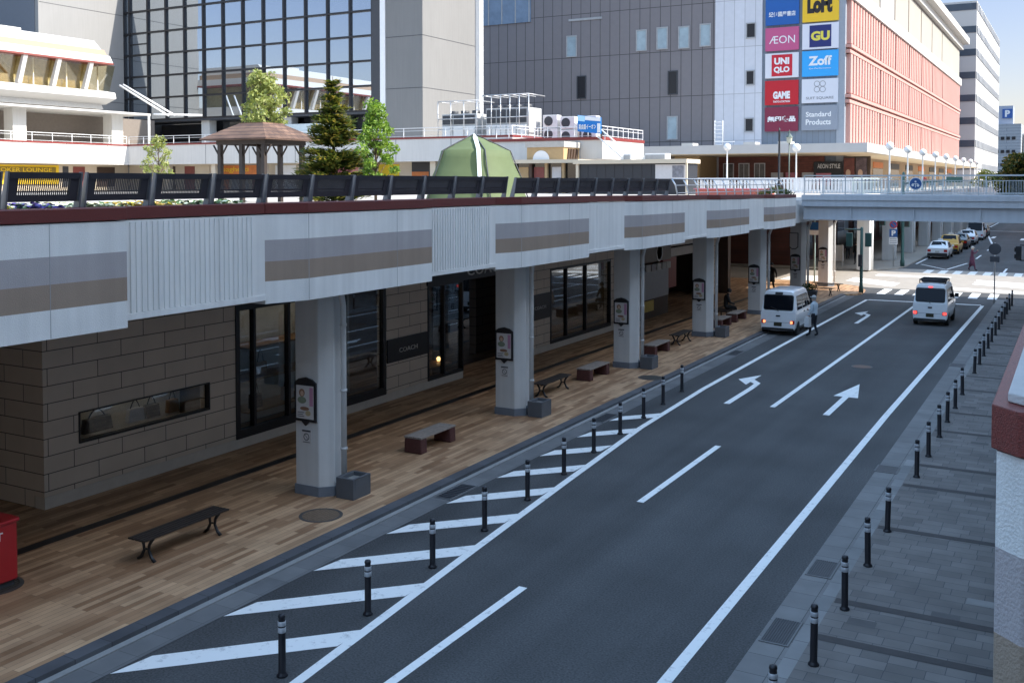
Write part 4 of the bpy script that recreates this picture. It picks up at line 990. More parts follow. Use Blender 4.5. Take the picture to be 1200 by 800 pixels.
b = MB(); b.prism([(-35.95, 10.65), (-33.9, 10.4), (-33.9, 11.72), (-35.95, 11.98)], 75.9, 76.05, axis='y'); b.build('board', mat('board_blue', (0.0, 0.16, 0.50), .4, var=0), bs)
b = MB(); b.prism([(-35.93, 11.5), (-35.3, 11.43), (-35.3, 11.88), (-35.93, 11.96)], 75.885, 75.899, axis='y'); b.build('pale_patch', mat('board_pale', (0.4, 0.66, 0.85), .4, var=0), bs)
b = MB(); b.prism([(-35.28, 11.55), (-33.92, 11.4), (-33.92, 11.70), (-35.28, 11.87)], 75.885, 75.899, axis='y'); b.build('white_strip', M_plainwhite, bs)
b = MB(); b.box(-34.2, -33.93, 75.885, 75.899, 10.5, 11.25); b.build('white_patch', M_plainwhite, bs)
text('英会話イーオン', 1.55, .42, (-35.08, 75.884, 11.0), 'y-', M_plainwhite, bs, weight=.02)
for q in ([(-36.0, 76.1, 10.2), (-36.0, 76.1, 11.9)], [(-36.6, 77.5, 10.2), (-36.0, 76.1, 11.9)], [(-34.0, 76.1, 10.1), (-34.0, 76.1, 11.6)]): b = MB(); b.tube(q, .055, 6); b.build('strut', M_galv, bs)

# white block with red coping and railing, tan porch, cafe front, dark kiosk
wb = thing('white_block', 'sunlit white block with red coping and an outside stair rail beside the dark kiosk', 'building', (-36, 74, 5.62))
b = MB(); b.box(-45, -34.0, 76.5, 85.5, 8.4, 9.95); b.build('wall', M_para, wb)
b = MB(); b.box(-45, -33.95, 76.4, 85.6, 9.952, 10.2); b.build('coping', M_redline, wb)
railing(wb, -34.1, 76.6, 85.5, 10.2, 11.1, M_wpaint, axis='y', pitch=50, post=1.1, top=.04); railing(wb, 76.6, -44, -34.1, 10.2, 11.1, M_wpaint, axis='x', pitch=50, post=1.1, top=.04)
b = MB(); b.tube([(-34.3, 76.2, 11.0), (-31.2, 76.2, 8.5)], .06, 6); b.tube([(-34.3, 76.2, 10.2), (-31.2, 76.2, 7.7)], .06, 6)
for i in range(6): b.tube([(-34.2+i*.55, 76.2, 10.95-i*.44), (-34.2+i*.55, 76.2, 10.1-i*.44)], .03, 5)
b.build('stair_rail', M_wpaint, wb)
pc = thing('porch', 'tan porch roof with an arched opening next to the cafe', 'porch', (-37.5, 74, 5.62))
M_tanw = mat('tan_wall', (0.42, 0.29, 0.15), .8, var=.1)
b = MB(); b.box(-39.3, -36.0, 73.4, 76.3, 8.3, 9.3); b.build('wall', M_tanw, pc)
b = MB(); b.box(-39.4, -35.9, 73.3, 76.35, 9.302, 9.75); b.build('roof', mat('porch_grey', (0.42, 0.40, 0.37), .8), pc)
b = MB(); b.prism([(-38.0+.75*math.cos(R(a)), 8.3+.75*math.sin(R(a))) for a in range(0, 181, 15)], 73.36, 73.398, axis='y'); b.build('arch', M_plainwhite, pc)
b = MB()
for i in range(4): b.prism([(74.2+i*.5, 9.2), (74.5+i*.5, 9.2), (74.3+i*.5, 8.35), (74.0+i*.5, 8.35)], -35.99, -35.9, axis='x')
b.build('rafter', M_dkwood, pc)
cf = thing('cafe', 'low glass fronted cafe with a cream roof edge behind the tent', 'building', (-37, 72, 5.62))
b = MB(); b.box(-40.5, -33.9, 71.7, 76, 8.0, 8.28); b.build('roof', M_cream, cf)
b = MB(); b.box(-40, -34.2, 72.4, 72.5, 5.62, 7.998); b.build('window', M_glassdark, cf)
for x in (-39.8, -38.3, -36.9, -35.4, -34.15):
    b = MB(); b.box(x-.12, x+.12, 72.1, 72.35, 5.62, 7.998); b.build('post', M_tanw if x > -37 else M_dkwood, cf)
for x0, x1, m_ in ((-39.5, -38.6, M_tanw), (-38.1, -37.2, M_mar), (-36.5, -35.7, M_sheet)):
    b = MB(); b.box(x0, x1, 72.36, 72.39, 6.7, 7.7); b.build('window_poster', m_, cf)
kk = thing('kiosk', 'long dark panelled kiosk with a cream roof edge and a white board at its end', 'kiosk', (-29, 70, 5.62))
b = MB(); b.box(-33.0, -24.6, 70, 72.5, 5.62, 7.86); b.build('wall', mat('kiosk_panel', (0.022, 0.025, 0.032), .45, var=.1, scale=.6), kk)
b = MB()
for i in range(9): b.box(-32.3+i*.72, -32.27+i*.72, 69.985, 69.999, 5.7, 7.84)
b.build('panel_joint', M_black, kk)
b = MB(); b.box(-33.4, -24.45, 69.7, 72.7, 7.862, 8.16); b.build('roof', M_cream, kk)
b = MB(); b.box(-26.9, -24.65, 69.93, 69.985, 6.75, 7.78); wb_ = b.build('whiteboard', M_sheet, kk); b = MB(); b.box(-25.6, -24.75, 69.915, 69.929, 6.85, 7.7); b.build('photo_sheet', mat('grey_photo', (0.2, 0.2, 0.22), .5, var=.5, scale=4), wb_)
b = MB(); b.box(-33.2, -33.0, 69.8, 70.1, 5.62, 7.86); b.box(-24.58, -24.46, 69.8, 69.95, 5.62, 7.86); b.build('corner_post', M_cream, kk)
for i, (x, lab) in enumerate(((-29.5, 'small white awning vent on the kiosk roof, the smaller of the two'), (-27.3, 'longer white awning vent on the kiosk roof near the whiteboard'))):
    o = thing('roof_cover', lab, 'vent', (x, 71, 8.16)); w = .45 + .5*i
    b = MB(); b.prism([(x-w, 8.162), (x+w, 8.162), (x+w, 8.6), (x-w+.3, 8.6)], 70.6, 71.6, axis='y'); b.build('hood', M_acw, o, bevel=.03)
    b = MB(); b.box(x-w+.3, x+w-.1, 70.57, 70.599, 8.2, 8.5); b.build('louvre', M_conc, o)
# ------------------------------------------------------------------ department store with the sign board
ds = thing('department_store', 'huge department store with dark grey front, white pier and pink ribbed side', 'building', (-40, 128, 0))
def panelmat(name, c, w, h, axis, j=.35, ms=.05):
    return brickmat(name, c, tuple(q*.95 for q in c), tuple(q*j for q in c), w, h, axis, ms, 0.0, .6, .2, .04)
M_sgrey = panelmat('store_grey', (0.19, 0.175, 0.18), 1.44, 5.9, 'XZ')
M_swhite = panelmat('store_white', (0.60, 0.61, 0.65), 1.35, 5.9, 'XZ', .6, .04)
b = MB(); b.box(-118, -41.16, 128, 150, 5.62, 62); b.build('grey_wall', M_sgrey, ds)
b = MB(); b.box(-41.158, -35.09, 127.9, 150, 5.62, 62); b.build('white_pier', M_swhite, ds)
M_bay = panelmat('sign_bay', (0.20, 0.235, 0.28), .7, 40, 'XZ', .7, .03)
b = MB(); b.box(-35.088, -25.95, 128.1, 150, 5.62, 62); b.build('sign_bay', M_bay, ds)
b = MB(); b.box(-25.948, -25.0, 127.9, 150, 5.62, 62); b.build('corner_pier', mat('corner_grey', (0.30, 0.33, 0.37), .6, var=.05), ds)
b = MB(); b.box(-62, -57, 127.9, 127.99, 28.6, 28.9); b.build('ledge', M_conc, ds)
b = MB(); b.box(-78, -67.9, 127.85, 127.99, 29.0, 50); b.build('window_band', mat('band_glass', (0.16, 0.22, 0.30), .25, var=.2, scale=.8), ds)
b = MB()
for i in range(5): b.box(-77+i*2.2, -76.85+i*2.2, 127.8, 127.85, 29, 50)
b.build('window_bar', M_conc, ds)
for k, (x0, x1, z1, z0) in enumerate([(-62.2,-60.89,26.51,23.85),(-51.9,-50.64,26.59,24.03),(-49.0,-47.71,26.72,24.07),(-46.0,-44.73,26.62,23.99),(-43.1,-41.87,26.74,24.08),(-60.6,-59.46,20.92,18.07),(-47.4,-46.32,20.93,18.1),(-47.5,-46.29,15.02,12.2),(-37.0,-36.01,26.39,24.72),(-37.0,-36.12,20.45,18.85),(-37.1,-36.18,14.48,12.96)]):
    b = MB(); yb = 127.9 if x0 > -41 else 128.0; f = .14
    b.box(x0-f, x0, yb-.12, yb-.003, z0-f, z1+f); b.box(x1, x1+f, yb-.12, yb-.003, z0-f, z1+f); b.box(x0, x1, yb-.12, yb-.003, z0-f, z0); b.box(x0, x1, yb-.12, yb-.003, z1, z1+f)
    wn = b.build('window', M_conc if k not in (5, 6) else M_dark, ds)
    b = MB(); b.box(x0, x1, yb-.05, yb-.004, z0, z1); b.build('pane', M_black if k in (5, 6, 8, 9, 10) else mat('blind_glass', (0.30, 0.38, 0.42), .2, var=.25, scale=.5), wn)
# pink ribbed side, three storeys, then the cream storey and cornice
M_pinkw = mat('pink_panel', (0.50, 0.275, 0.235), .7, var=.05, scale=.2)
M_pinkd = mat('pink_gap', (0.40, 0.215, 0.18), .8, var=.1)
M_creamp = mat('cream_panel', (0.33, 0.31, 0.265), .7, var=.05, scale=.2); M_corn = mat('cornice_white', (0.50, 0.485, 0.455), .6, var=.04)
YE = 257
b = MB(); b.box(-60, -25.0, 150.01, YE, 5.62, 38); b.build('side_wall', M_pinkd, ds)
edges = [128.3, 150, 163, 177, 192, 207, 223, YE-.1]
for z0, z1 in ((10.9, 16.0), (17.3, 22.0), (23.3, 28.5)):
    for a, c in zip(edges, edges[1:]):
        b = MB(); n = int((c-a)/1.9)
        b.box(-25.0, -24.82, a+.3, c-.3, z0, z1)
        for i in range(n):
            q = a+.35+(c-a-.7)*i/n; b.box(-24.82, -24.45, q, q+(c-a-.7)/n*.62, z0, z1)
        b.build('ribbed_panel', M_pinkw, ds)
for z0 in (16.0, 22.0):
    b = MB(); b.box(-25.0, -24.45, 128.1, YE, z0+.1, z0+.5); b.box(-25.0, -24.3, 128.1, YE, z0+.75, z0+1.15); b.build('ledge', M_pinkw, ds)
b = MB(); b.box(-25.0, -24.2, 128.0, YE, 28.6, 30.2); b.build('ledge', M_corn, ds)
for a, c in zip(edges, edges[1:]):
    b = MB(); b.box(-25.0, -24.7, a+.4, c-.4, 30.3, 36.6); b.build('cream_panel', M_creamp if abs(a-150) > 1 else mat('louvre_grey', (0.33,0.32,0.30), .7), ds)
b = MB(); b.box(-60, -24.0, 128.0, YE+1, 36.9, 38.2); b.box(-60, -22.8, 127.8, YE+2, 38.2, 39.6); b.build('cornice', M_corn, ds)
b = MB(); b.box(-60, -33, 190, 250, 39.6, 66); b.build('penthouse', mat('penthouse_grey', (0.30, 0.30, 0.30), .8, var=.06, scale=.2), ds)
b = MB(); b.box(-32.99, -32.9, 206, 228, 42, 66); b.build('penthouse_window', M_glassdark, ds)
# canopy and ground floor
b = MB(); b.box(-62, -20.0, 114.6, 127.9, 9.75, 10.75); b.box(-24.99, -20.0, 127.902, YE+2, 9.75, 10.74); b.build('canopy', mat('canopy_grey', (0.50, 0.49, 0.47), .6, var=.06, scale=.4), ds)
b = MB(); b.box(-61.9, -20.2, 114.8, 127.9, 9.70, 9.748); b.box(-24.9, -20.2, 127.902, YE+1, 9.70, 9.746); b.build('canopy_soffit', mat('soffit_cream', (0.62, 0.50, 0.33), .8, var=.08), ds)
M_bbrick = brickmat('store_brick', (0.22, 0.075, 0.055), (0.17, 0.06, 0.045), (0.12, 0.06, 0.05), 1.2, .3, 'XZ', .02)
b = MB(); b.box(-40.5, -27.3, 127.7, 127.89, 5.62, 9.7); b.build('brick_front', M_bbrick, ds)
b = MB(); b.box(-62, -44, 122, 122.3, 8.2, 9.69); b.build('taupe_band', mat('taupe_band', (0.24, 0.20, 0.18), .7), ds)
b = MB(); b.box(-44, -40.8, 121, 127.8, 5.62, 9.69); b.build('entrance_pier', M_tanw, ds)
b = MB(); b.box(-24.98, -24.9, 128.2, YE, 5.62, 9.69); b.build('side_front', mat('side_tan', (0.36, 0.26, 0.17), .8, var=.25, scale=.2), ds)
for i in range(8):
    b = MB(); b.box(-24.9, -24.85, 132+i*15, 140+i*15, 5.7, 8.4); b.build('shop_window', M_glassdark, ds)
    b = MB(); b.box(-24.9, -24.8, 132+i*15, 140+i*15, 8.5, 9.3); b.build('shop_band', M_org if i % 3 == 1 else M_dark, ds)
for x in (-39.2, -37.2, -35.2):
    b = MB(); b.box(x-.7, x+.7, 127.6, 127.69, 6.4, 8.9); w_ = b.build('window', M_plainwhite, ds)
    b = MB(); b.box(x-.58, x-.05, 127.55, 127.599, 6.5, 8.8); b.box(x+.05, x+.58, 127.55, 127.599, 6.5, 8.8); b.build('pane', mat('shop_pane', (0.13, 0.11, 0.10), .3, var=.6, scale=2), w_)
for x, m_ in ((-33, M_sheet), (-31.2, M_fr), (-29.2, M_sheet)):
    b = MB(); b.box(x-.75, x+.75, 127.6, 127.69, 6.2, 7.7); b.build('window_poster', m_, ds)
b = MB()
for x in (-48, -41, -33.5, -29.5): b.box(x-.7, x+.7, 117, 119, 10.752, 11.15)
b.build('roof_vent', M_corn, ds)
o = thing('shop_sign', 'dark shop sign with white letters under the store canopy corner', 'sign', (-26.6, 127.6, 8))
b = MB(); b.box(-28.5, -25.1, 127.45, 127.59, 6.0, 9.0); b.build('panel', M_black, o); text('AEON STYLE', 2.7, .55, (-26.7, 127.44, 8.45), 'y-', M_plainwhite, o, weight=.015)
b = MB(); b.box(-28.2, -26.4, 127.4, 127.449, 6.1, 7.6); b.build('red_panel', M_fr, o)
for x, lab, m_ in ((-24.3, 'dark poster with a red figure shape on the store corner', mat('poster_dark1', (0.14, 0.04, 0.03), .5, var=.7, scale=1.5)), (-22.9, 'dark poster with pale shapes on the store corner', mat('poster_dark2', (0.10, 0.07, 0.08), .5, var=.9, scale=1.5))):
    o = thing('wall_poster', lab, 'poster', (x, 127.5, 7.5)); b = MB(); b.box(x-.62, x+.62, 127.4, 127.5, 5.7, 9.4); b.build('sheet', m_, o); b = MB(); b.box(x-.64, x+.64, 127.52, 127.6, 5.65, 9.5); b.build('frame', M_dark, o)
    b = MB(); xdisc(b, x-.1, 7.6, .28, 127.38, 127.399, 14, 1.6); b.build('pale_shape', M_skin0, o)
b = MB(); b.box(-25.0, -21.9, 127.6, 128.0, 5.62, 9.6); b.build('corner_front', M_dkwood, ds)

# the ten sign panels
def sign(x0, x1, z0, z1, bgc, label, items, inner=None):
    o = thing('shop_sign', label, 'sign', ((x0+x1)/2, 128, z0), 0, 'sign panels on the store front')
    b = MB(); b.box(x0, x1, 127.8, 128.09, z0, z1); b.build('panel', mat('sp_%.2f_%.2f_%.2f' % bgc, bgc, .35, var=0), o)
    y = 127.79
    if inner:
        ix0, ix1, iz0, iz1, ic = inner
        b = MB(); b.box(ix0, ix1, 127.77, 127.798, iz0, iz1); b.build('inner_panel', mat('sp_%.2f_%.2f_%.2f' % ic, ic, .35, var=0), o); y = 127.765
    for t, w, h, cx, cz, c, wt in items:
        text(t, w, h, (cx, y, cz), 'y-', mat('ink_%.2f_%.2f_%.2f' % c, c, .4, var=0), o, weight=wt)
    return o
L0, L1, R0, R1 = -34.66, -30.53, -30.11, -25.76
Lc, Rc = (L0+L1)/2, (R0+R1)/2
WH, BK = (.78, .78, .78), (.015, .012, .012)
sign(L0, L1, 25.97, 29.44, (.010, .10, .36), 'blue sign panel with white Japanese bookshop characters, top of the store sign board', [('紀伊國屋書店', 3.3, .62, Lc, 27.3, WH, .015)])
sign(L0, L1, 22.81, 25.65, (.50, .09, .22), 'pink sign panel with thin white lettering', [('ÆON', 3.2, .95, Lc, 24.15, WH, 0.0)])
sign(L0, L1, 19.43, 22.49, (.68, .68, .72), 'white sign panel with a red square and white letters in two lines', [('UNI', 1.85, .85, Lc, 21.5, WH, .05), ('QLO', 1.95, .85, Lc, 20.4, WH, .05)], (Lc-1.25, Lc+1.3, 19.65, 22.3, (.55, .01, .03)))
g_ = sign(L0, L1, 16.1, 19.11, (.50, .008, .02), 'red sign panel with white block letters', [('GAME', 2.1, .95, Lc, 17.3, WH, .06), ('TAITO STATION', 2.1, .24, Lc, 16.5, WH, .03)])
sign(L0, L1, 12.82, 15.83, (.20, .018, .05), 'dark maroon sign panel with four white characters, lowest of its column', [('無印良品', 3.5, .72, Lc, 14.35, WH, .05)])
sign(R0, R1, 26.04, 30.4, (.80, .50, .02), 'yellow sign panel with bold black lettering', [('LoFt', 3.0, 2.1, Rc-.1, 28.1, BK, .07)])
sign(R0, R1, 22.72, 25.83, (.68, .68, .74), 'white sign panel with a navy square and yellow letters', [('GU', 2.25, 1.15, Rc, 24.3, (.72, .62, .08), .05)], (Rc-1.3, Rc+1.3, 22.95, 25.6, (.012, .02, .14)))
sign(R0, R1, 19.41, 22.52, (.03, .36, .78), 'bright sky blue sign panel with white lettering', [('Zoff', 2.8, 1.15, Rc, 21.3, WH, .04), ('Eye Performance', 2.6, .22, Rc, 20.35, WH, 0)])
o = sign(R0, R1, 16.19, 19.10, (.66, .67, .72), 'white sign panel with a grey clover emblem above grey letters', [('SUIT SQUARE', 3.3, .36, Rc, 16.75, (.16, .17, .19), 0)])
b = MB()
for qx, qz in ((-.36, .36), (.36, .36), (-.36, -.36), (.36, -.36)):
    for i in range(20):
        a0, a1 = 2*math.pi*i/20, 2*math.pi*(i+1)/20
        b.face([(Rc+qx*.95+math.cos(a)*r_, 127.79, 18.15+qz*.95+math.sin(a)*r_) for a, r_ in ((a0,.37),(a1,.37),(a1,.29),(a0,.29))])
b.build('emblem', mat('ink_emblem', (.30, .31, .33), .4, var=0), o)
sign(R0, R1, 12.86, 15.88, (.26, .29, .34), 'grey sign panel with two lines of white lettering, lowest of its column', [('Standard', 3.0, .62, Rc-.15, 14.8, WH, .02), ('Products', 3.0, .68, Rc-.15, 13.85, WH, .02)])
ld = thing('roof_ladder', 'thin white ladder frame standing on the canopy before the white pier', 'ladder', (-38, 120, 10.76))
b = MB()
for x in (-38.6, -37.6): b.tube([(x, 120, 10.76), (x, 120, 13.9)], .05, 5)
for i in range(7): b.tube([(-38.6, 120, 11.0+i*.45), (-37.6, 120, 11.0+i*.45)], .035, 5)
b.build('frame', M_wpaint, ld); b = MB(); b.box(-38.6, -36.2, 119.9, 120.1, 11.3, 11.4); b.build('rail', M_wpaint, ld)

# far buildings
fb_ = thing('office_block', 'tall white office block with dark ribbon windows beyond the store', 'building', (-24, 267, 0))
M_offw = mat('office_white', (0.46, 0.455, 0.45), .7, var=.04, scale=.1); M_offd = mat('office_shade', (0.36, 0.39, 0.46), .6, var=.04, scale=.1)
b = MB(); b.box(-34, -22, 266.5, 345, 5, 49.4); b.build('wall', M_offw, fb_)
for i in range(8):
    z = 9.5+5.4*i
    b = MB(); b.box(-34, -22.02, 266.4, 266.49, z, z+1.6); b.box(-21.999, -21.9, 267.5, 344, z, z+1.7); w_ = b.build('window_band', mat('ribbon_glass', (.05, .07, .10), .3, var=.2, scale=.3), fb_)
    for k in range(20): b = MB(); b.box(-21.9, -21.8, 268+k*3.8, 269.1+k*3.8, z, z+1.7); b.build('window_pier', M_offw, w_)
gb = thing('parking_building', 'grey multi storey building carrying a parking sign on its roof', 'building', (-24, 420, 0))
b = MB(); b.box(-40, -19.2, 420, 450, 0, 28); b.build('wall', brickmat('grey_siding', (0.34,0.36,0.38), (0.32,0.34,0.36), (0.22,0.23,0.25), 30, 1.1, 'XZ', .1), gb)
for z in (12.4, 17.3, 22.2):
    for k in range(5):
        b = MB(); b.box(-29.6+k*1.85, -28.4+k*1.85, 419.8, 419.99, z, z+1.1); b.build('window', M_black, gb)
b = MB(); b.box(-34, -22, 422, 428, 28.002, 34.8); b.build('rooftop_sign_box', M_offd, gb)
o = thing('parking_sign', 'blue parking sign with a white letter P high on the grey rooftop box', 'sign', (-23.8, 421.9, 30))
b = MB(); b.box(-25.6, -22.3, 421.7, 421.99, 30.2, 33.6); b.build('panel', mat('parking_blue', (.03, .10, .32), .4, var=0), o); text('P', 1.7, 2.5, (-23.9, 421.68, 31.9), 'y-', M_plainwhite, o, weight=.05)
b2 = thing('white_building', 'plain white building past the parking building', 'building', (-16, 430, 0))
b = MB(); b.box(-18.8, -5, 430, 450, 0, 25); b.build('wall', M_offw, b2)
for z in (12, 17, 21):
    b = MB(); b.box(-18.2, -15.5, 429.9, 429.99, z, z+1.5); b.build('window', M_glassdark, b2)
for i, (x0, x1, y, h, c) in enumerate(((-12, -4, 300, 6.0, (.3,.3,.3)), (-30, -14.5, 330, 5.5, (.3,.27,.24)), (-13, 3, 420, 6.6, (.35,.36,.38)))):
    o = thing('low_building', ['low grey building closing the far end of the road', 'low brown building at the far kerb', 'low pale building at the far end behind the grey one'][i], 'building', (x0, y, 0))
    b = MB(); b.box(x0, x1, y, y+12, 0, h); b.build('wall', mat('low%d' % i, c, .8), o)
    b = MB()
    for k in range(4): b.box(x0+.6+k*(x1-x0)/4, x0+(x1-x0)/4*(k+.75), y-.06, y-.003, 1.0, 3.2)
    b.build('window', M_glassdark, o)

# ------------------------------------------------------------------ plaza railings and lamps
fl = thing('plaza_fence', 'white picket fence along the sunlit plaza in front of the store', 'fence', (-24, 85, 5.62))
for y in (85, 92):
    b = MB(); x0, x1 = -29.5, -14
    b.box(x0, x1, y-.04, y+.04, 6.75, 6.87); b.box(x0, x1, y-.03, y+.03, 5.75, 5.83)
    n = 52
    for i in range(n):
        x = x0+(x1-x0)*i/n; b.box(x, x+.14, y-.02, y+.02, 5.66, 6.75)
    b.build('pickets', M_wpaint, fl)
o = thing('planter_wall', 'long low red planter wall behind the deck railing', 'planter', (-19, 66, 5.62))
b = MB(); b.box(-21.5, -16.6, 63, 63.6, 5.622, 6.05); b.build('wall', mat('planter_red', (0.5, 0.14, 0.10), .7, var=.1), o); b = MB(); b.box(-21.6, -16.5, 62.9, 63.7, 6.052, 6.11); b.build('cap', M_fr, o)
ff = thing('deck_fence', 'long pale green grey fence along the far deck edge beneath the lamps', 'fence', (-13.1, 78, 5.6))
railing(ff, -13.1, 70, 250, 5.68, 6.80, mat('fence_green_grey', (0.42, 0.50, 0.47), .5, .1), name='pickets', axis='y', pitch=.35, post=3.6, top=.05)
fx = thing('deck_fence', 'pale fence crossing the plaza from the red planter to the far deck', 'fence', (-18, 75, 5.6))
railing(fx, 75, -28, -13.3, 5.64, 6.75, M_wpaint, name='pickets', axis='x', pitch=.3, post=2.5, top=.05)
M_globe = mat('lamp_globe', (0.80, 0.80, 0.78), .25, var=0)
def globe_lamp(x, y, z0, h, label, r=.26):
    o = thing('globe_lamp', label, 'lamp', (x, y, z0), 0, 'globe lamps on the plaza and deck')
    b = MB(); b.lathe([(.14, 0), (.14, .3), (.075, .4), (.06, h-.35), (.11, h-.3), (.11, h-.22), (.05, h-.2)], (0, 0, 0), 10); b.build('pole', M_wpaint, o, world=False)
    b = MB(); b.ball((0, 0, h), r, 16); b.build('globe', M_globe, o, world=False)
globe_lamp(-28.4, 92, 5.62, 4.1, 'white globe lamp before the white pier of the store', .34)
globe_lamp(-22.1, 92, 5.62, 3.95, 'white globe lamp before the sign board of the store', .38)
for i in range(9):
    globe_lamp(-13.55, 87.7+10.0*i, 5.68, 3.75, 'white globe lamp on the far deck edge, %s from the crossing' % (ORD[i] if i else 'nearest in the row, first'), .34)
bl = thing('street_lamp', 'slender black lamp post on the plaza reaching past the maroon sign', 'lamp', (-15.4, 60, 5.62))
b = MB(); b.lathe([(.16, 5.62), (.16, 6.3), (.07, 6.5), (.055, 9.5), (.02, 9.7)], (-15.4, 60, 0), 10); b.build('pole', M_black, bl)
ll = thing('lantern', 'old style green lantern hanging before the grey sign panel', 'lamp', (-24.7, 100, 10.7))
b = MB(); b.lathe([(.24, 10.3), (.29, 10.85)], (-24.7, 100, 0), 8, smooth=False); b.build('glass', mat('lantern_glass', (0.45, 0.46, 0.36), .3), ll)
b = MB(); b.lathe([(.36, 10.85), (.08, 11.2), (.04, 11.5), (.001, 11.6)], (-24.7, 100, 0), 8, smooth=False); b.tube([(-24.7, 100, 5.62), (-24.7, 100, 10.3)], .06, 8); b.build('cap', mat('lantern_green', (0.10, 0.13, 0.11), .5), ll)

# ------------------------------------------------------------------ trees and shrubs
M_bark = mat('bark', (0.10, 0.07, 0.045), .9, var=.25, scale=8, bump=.4)
def leafmat(name, c):
    m = mat(name, c, .55, var=.25, scale=1.5, spec=.3)
    n, l = m.node_tree.nodes, m.node_tree.links; b = n['Principled BSDF']; out = n['Material Output']
    t = n.new('ShaderNodeBsdfTranslucent'); t.inputs['Color'].default_value = (c[0]*1.5, c[1]*1.4, c[2]*.7, 1)
    mx = n.new('ShaderNodeMixShader'); mx.inputs[0].default_value = .35
    l.new(b.outputs[0], mx.inputs[1]); l.new(t.outputs[0], mx.inputs[2]); l.new(mx.outputs[0], out.inputs['Surface']); return m
def leaf_quads(b, c, n, rad, size, rr, slots, flat=0.0):
    for i in range(n):
        d = Vector((rr.gauss(0, 1), rr.gauss(0, 1), rr.gauss(0, 1))).normalized() * rr.random()**.45
        p = Vector(c) + Vector((d.x*rad[0], d.y*rad[1], d.z*rad[2]))
        q = Vector((rr.uniform(-1, 1), rr.uniform(-1, 1), rr.uniform(-.2, 1)+flat)).normalized(); u = q.orthogonal().normalized(); v = q.cross(u)
        a = rr.uniform(0, 6.28); U = u*math.cos(a)+v*math.sin(a); V = q.cross(U); s = size*rr.uniform(.6, 1.3)
        b.face([p-U*s, p+V*s*.5, p+U*s, p-V*s*.5], rr.choice(slots))
def tree(name, label, loc, h, crown0, spread, nclump, nleaf, size, mats, seed, lean=0.0, taper=.5, gap=1.0):
    rr = random.Random(seed); o = thing(name, label, 'tree', loc)
    b = MB(); b.tube([(0, 0, 0), (lean*.3, 0, h*.3), (lean*.6, .03, h*.6), (lean, 0, h*.93)], [h*.016, h*.013, h*.009, h*.003], 7); lv = MB()
    for i in range(nclump):
        t = (i+.5)/nclump; z = crown0 + (h-crown0)*t
        prof = math.sin(math.pi*min(1, (t*.82+.12)))**.7*(1-taper*t*.6)
        a = i*2.4+rr.uniform(-.5, .5); rad = spread*prof*rr.uniform(.3, 1.0)*gap
        c = (lean*z/h+rad*math.cos(a), rad*math.sin(a), z+rr.uniform(-.1, .1))
        b.tube([(lean*z/h*.8, 0, max(h*.15, z-rad*.9-.15)), ((lean*z/h+c[0])/2, c[1]/2, z-rad*.35-.05), c], [h*.006, h*.004, h*.0015], 5)
        k = spread*rr.uniform(.22, .36); leaf_quads(lv, c, nleaf, (k, k, k*.75), size, rr, [0, 1, 1, 2] if t > .4 else [0, 0, 1, 2])
    b.build('trunk', M_bark, o, world=False); lv.build('crown', mats, o, world=False, doubles=False)
    return o
LG = [leafmat('leaf_a1', (0.10, 0.19, 0.03)), leafmat('leaf_a2', (0.17, 0.28, 0.04)), leafmat('leaf_a3', (0.26, 0.37, 0.07))]
LP = [leafmat('leaf_b1', (0.16, 0.20, 0.06)), leafmat('leaf_b2', (0.26, 0.30, 0.09)), leafmat('leaf_b3', (0.38, 0.40, 0.16))]
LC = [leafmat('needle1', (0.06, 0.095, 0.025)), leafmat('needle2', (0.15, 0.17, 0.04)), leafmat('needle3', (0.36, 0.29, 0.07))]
LD = [leafmat('leaf_d1', (0.03, 0.055, 0.02)), leafmat('leaf_d2', (0.06, 0.09, 0.025)), leafmat('leaf_d3', (0.16, 0.14, 0.03))]
tree('deciduous_tree', 'pale yellow green young tree rising behind the pavilion roof', (-41.4, 45, 5.62), 7.1, 3.6, 1.8, 34, 100, .12, LP, 1)
tree('deciduous_tree', 'slim bright green leafy tree next to the conifer', (-23.75, 32, 5.62), 3.85, .55, 1.02, 34, 110, .08, LG, 2, taper=.75)
tree('sapling', 'small thin pale yellow sapling before the white walkway parapet', (-46.7, 42, 5.62), 3.4, 1.2, 1.05, 22, 55, .08, LP, 3)
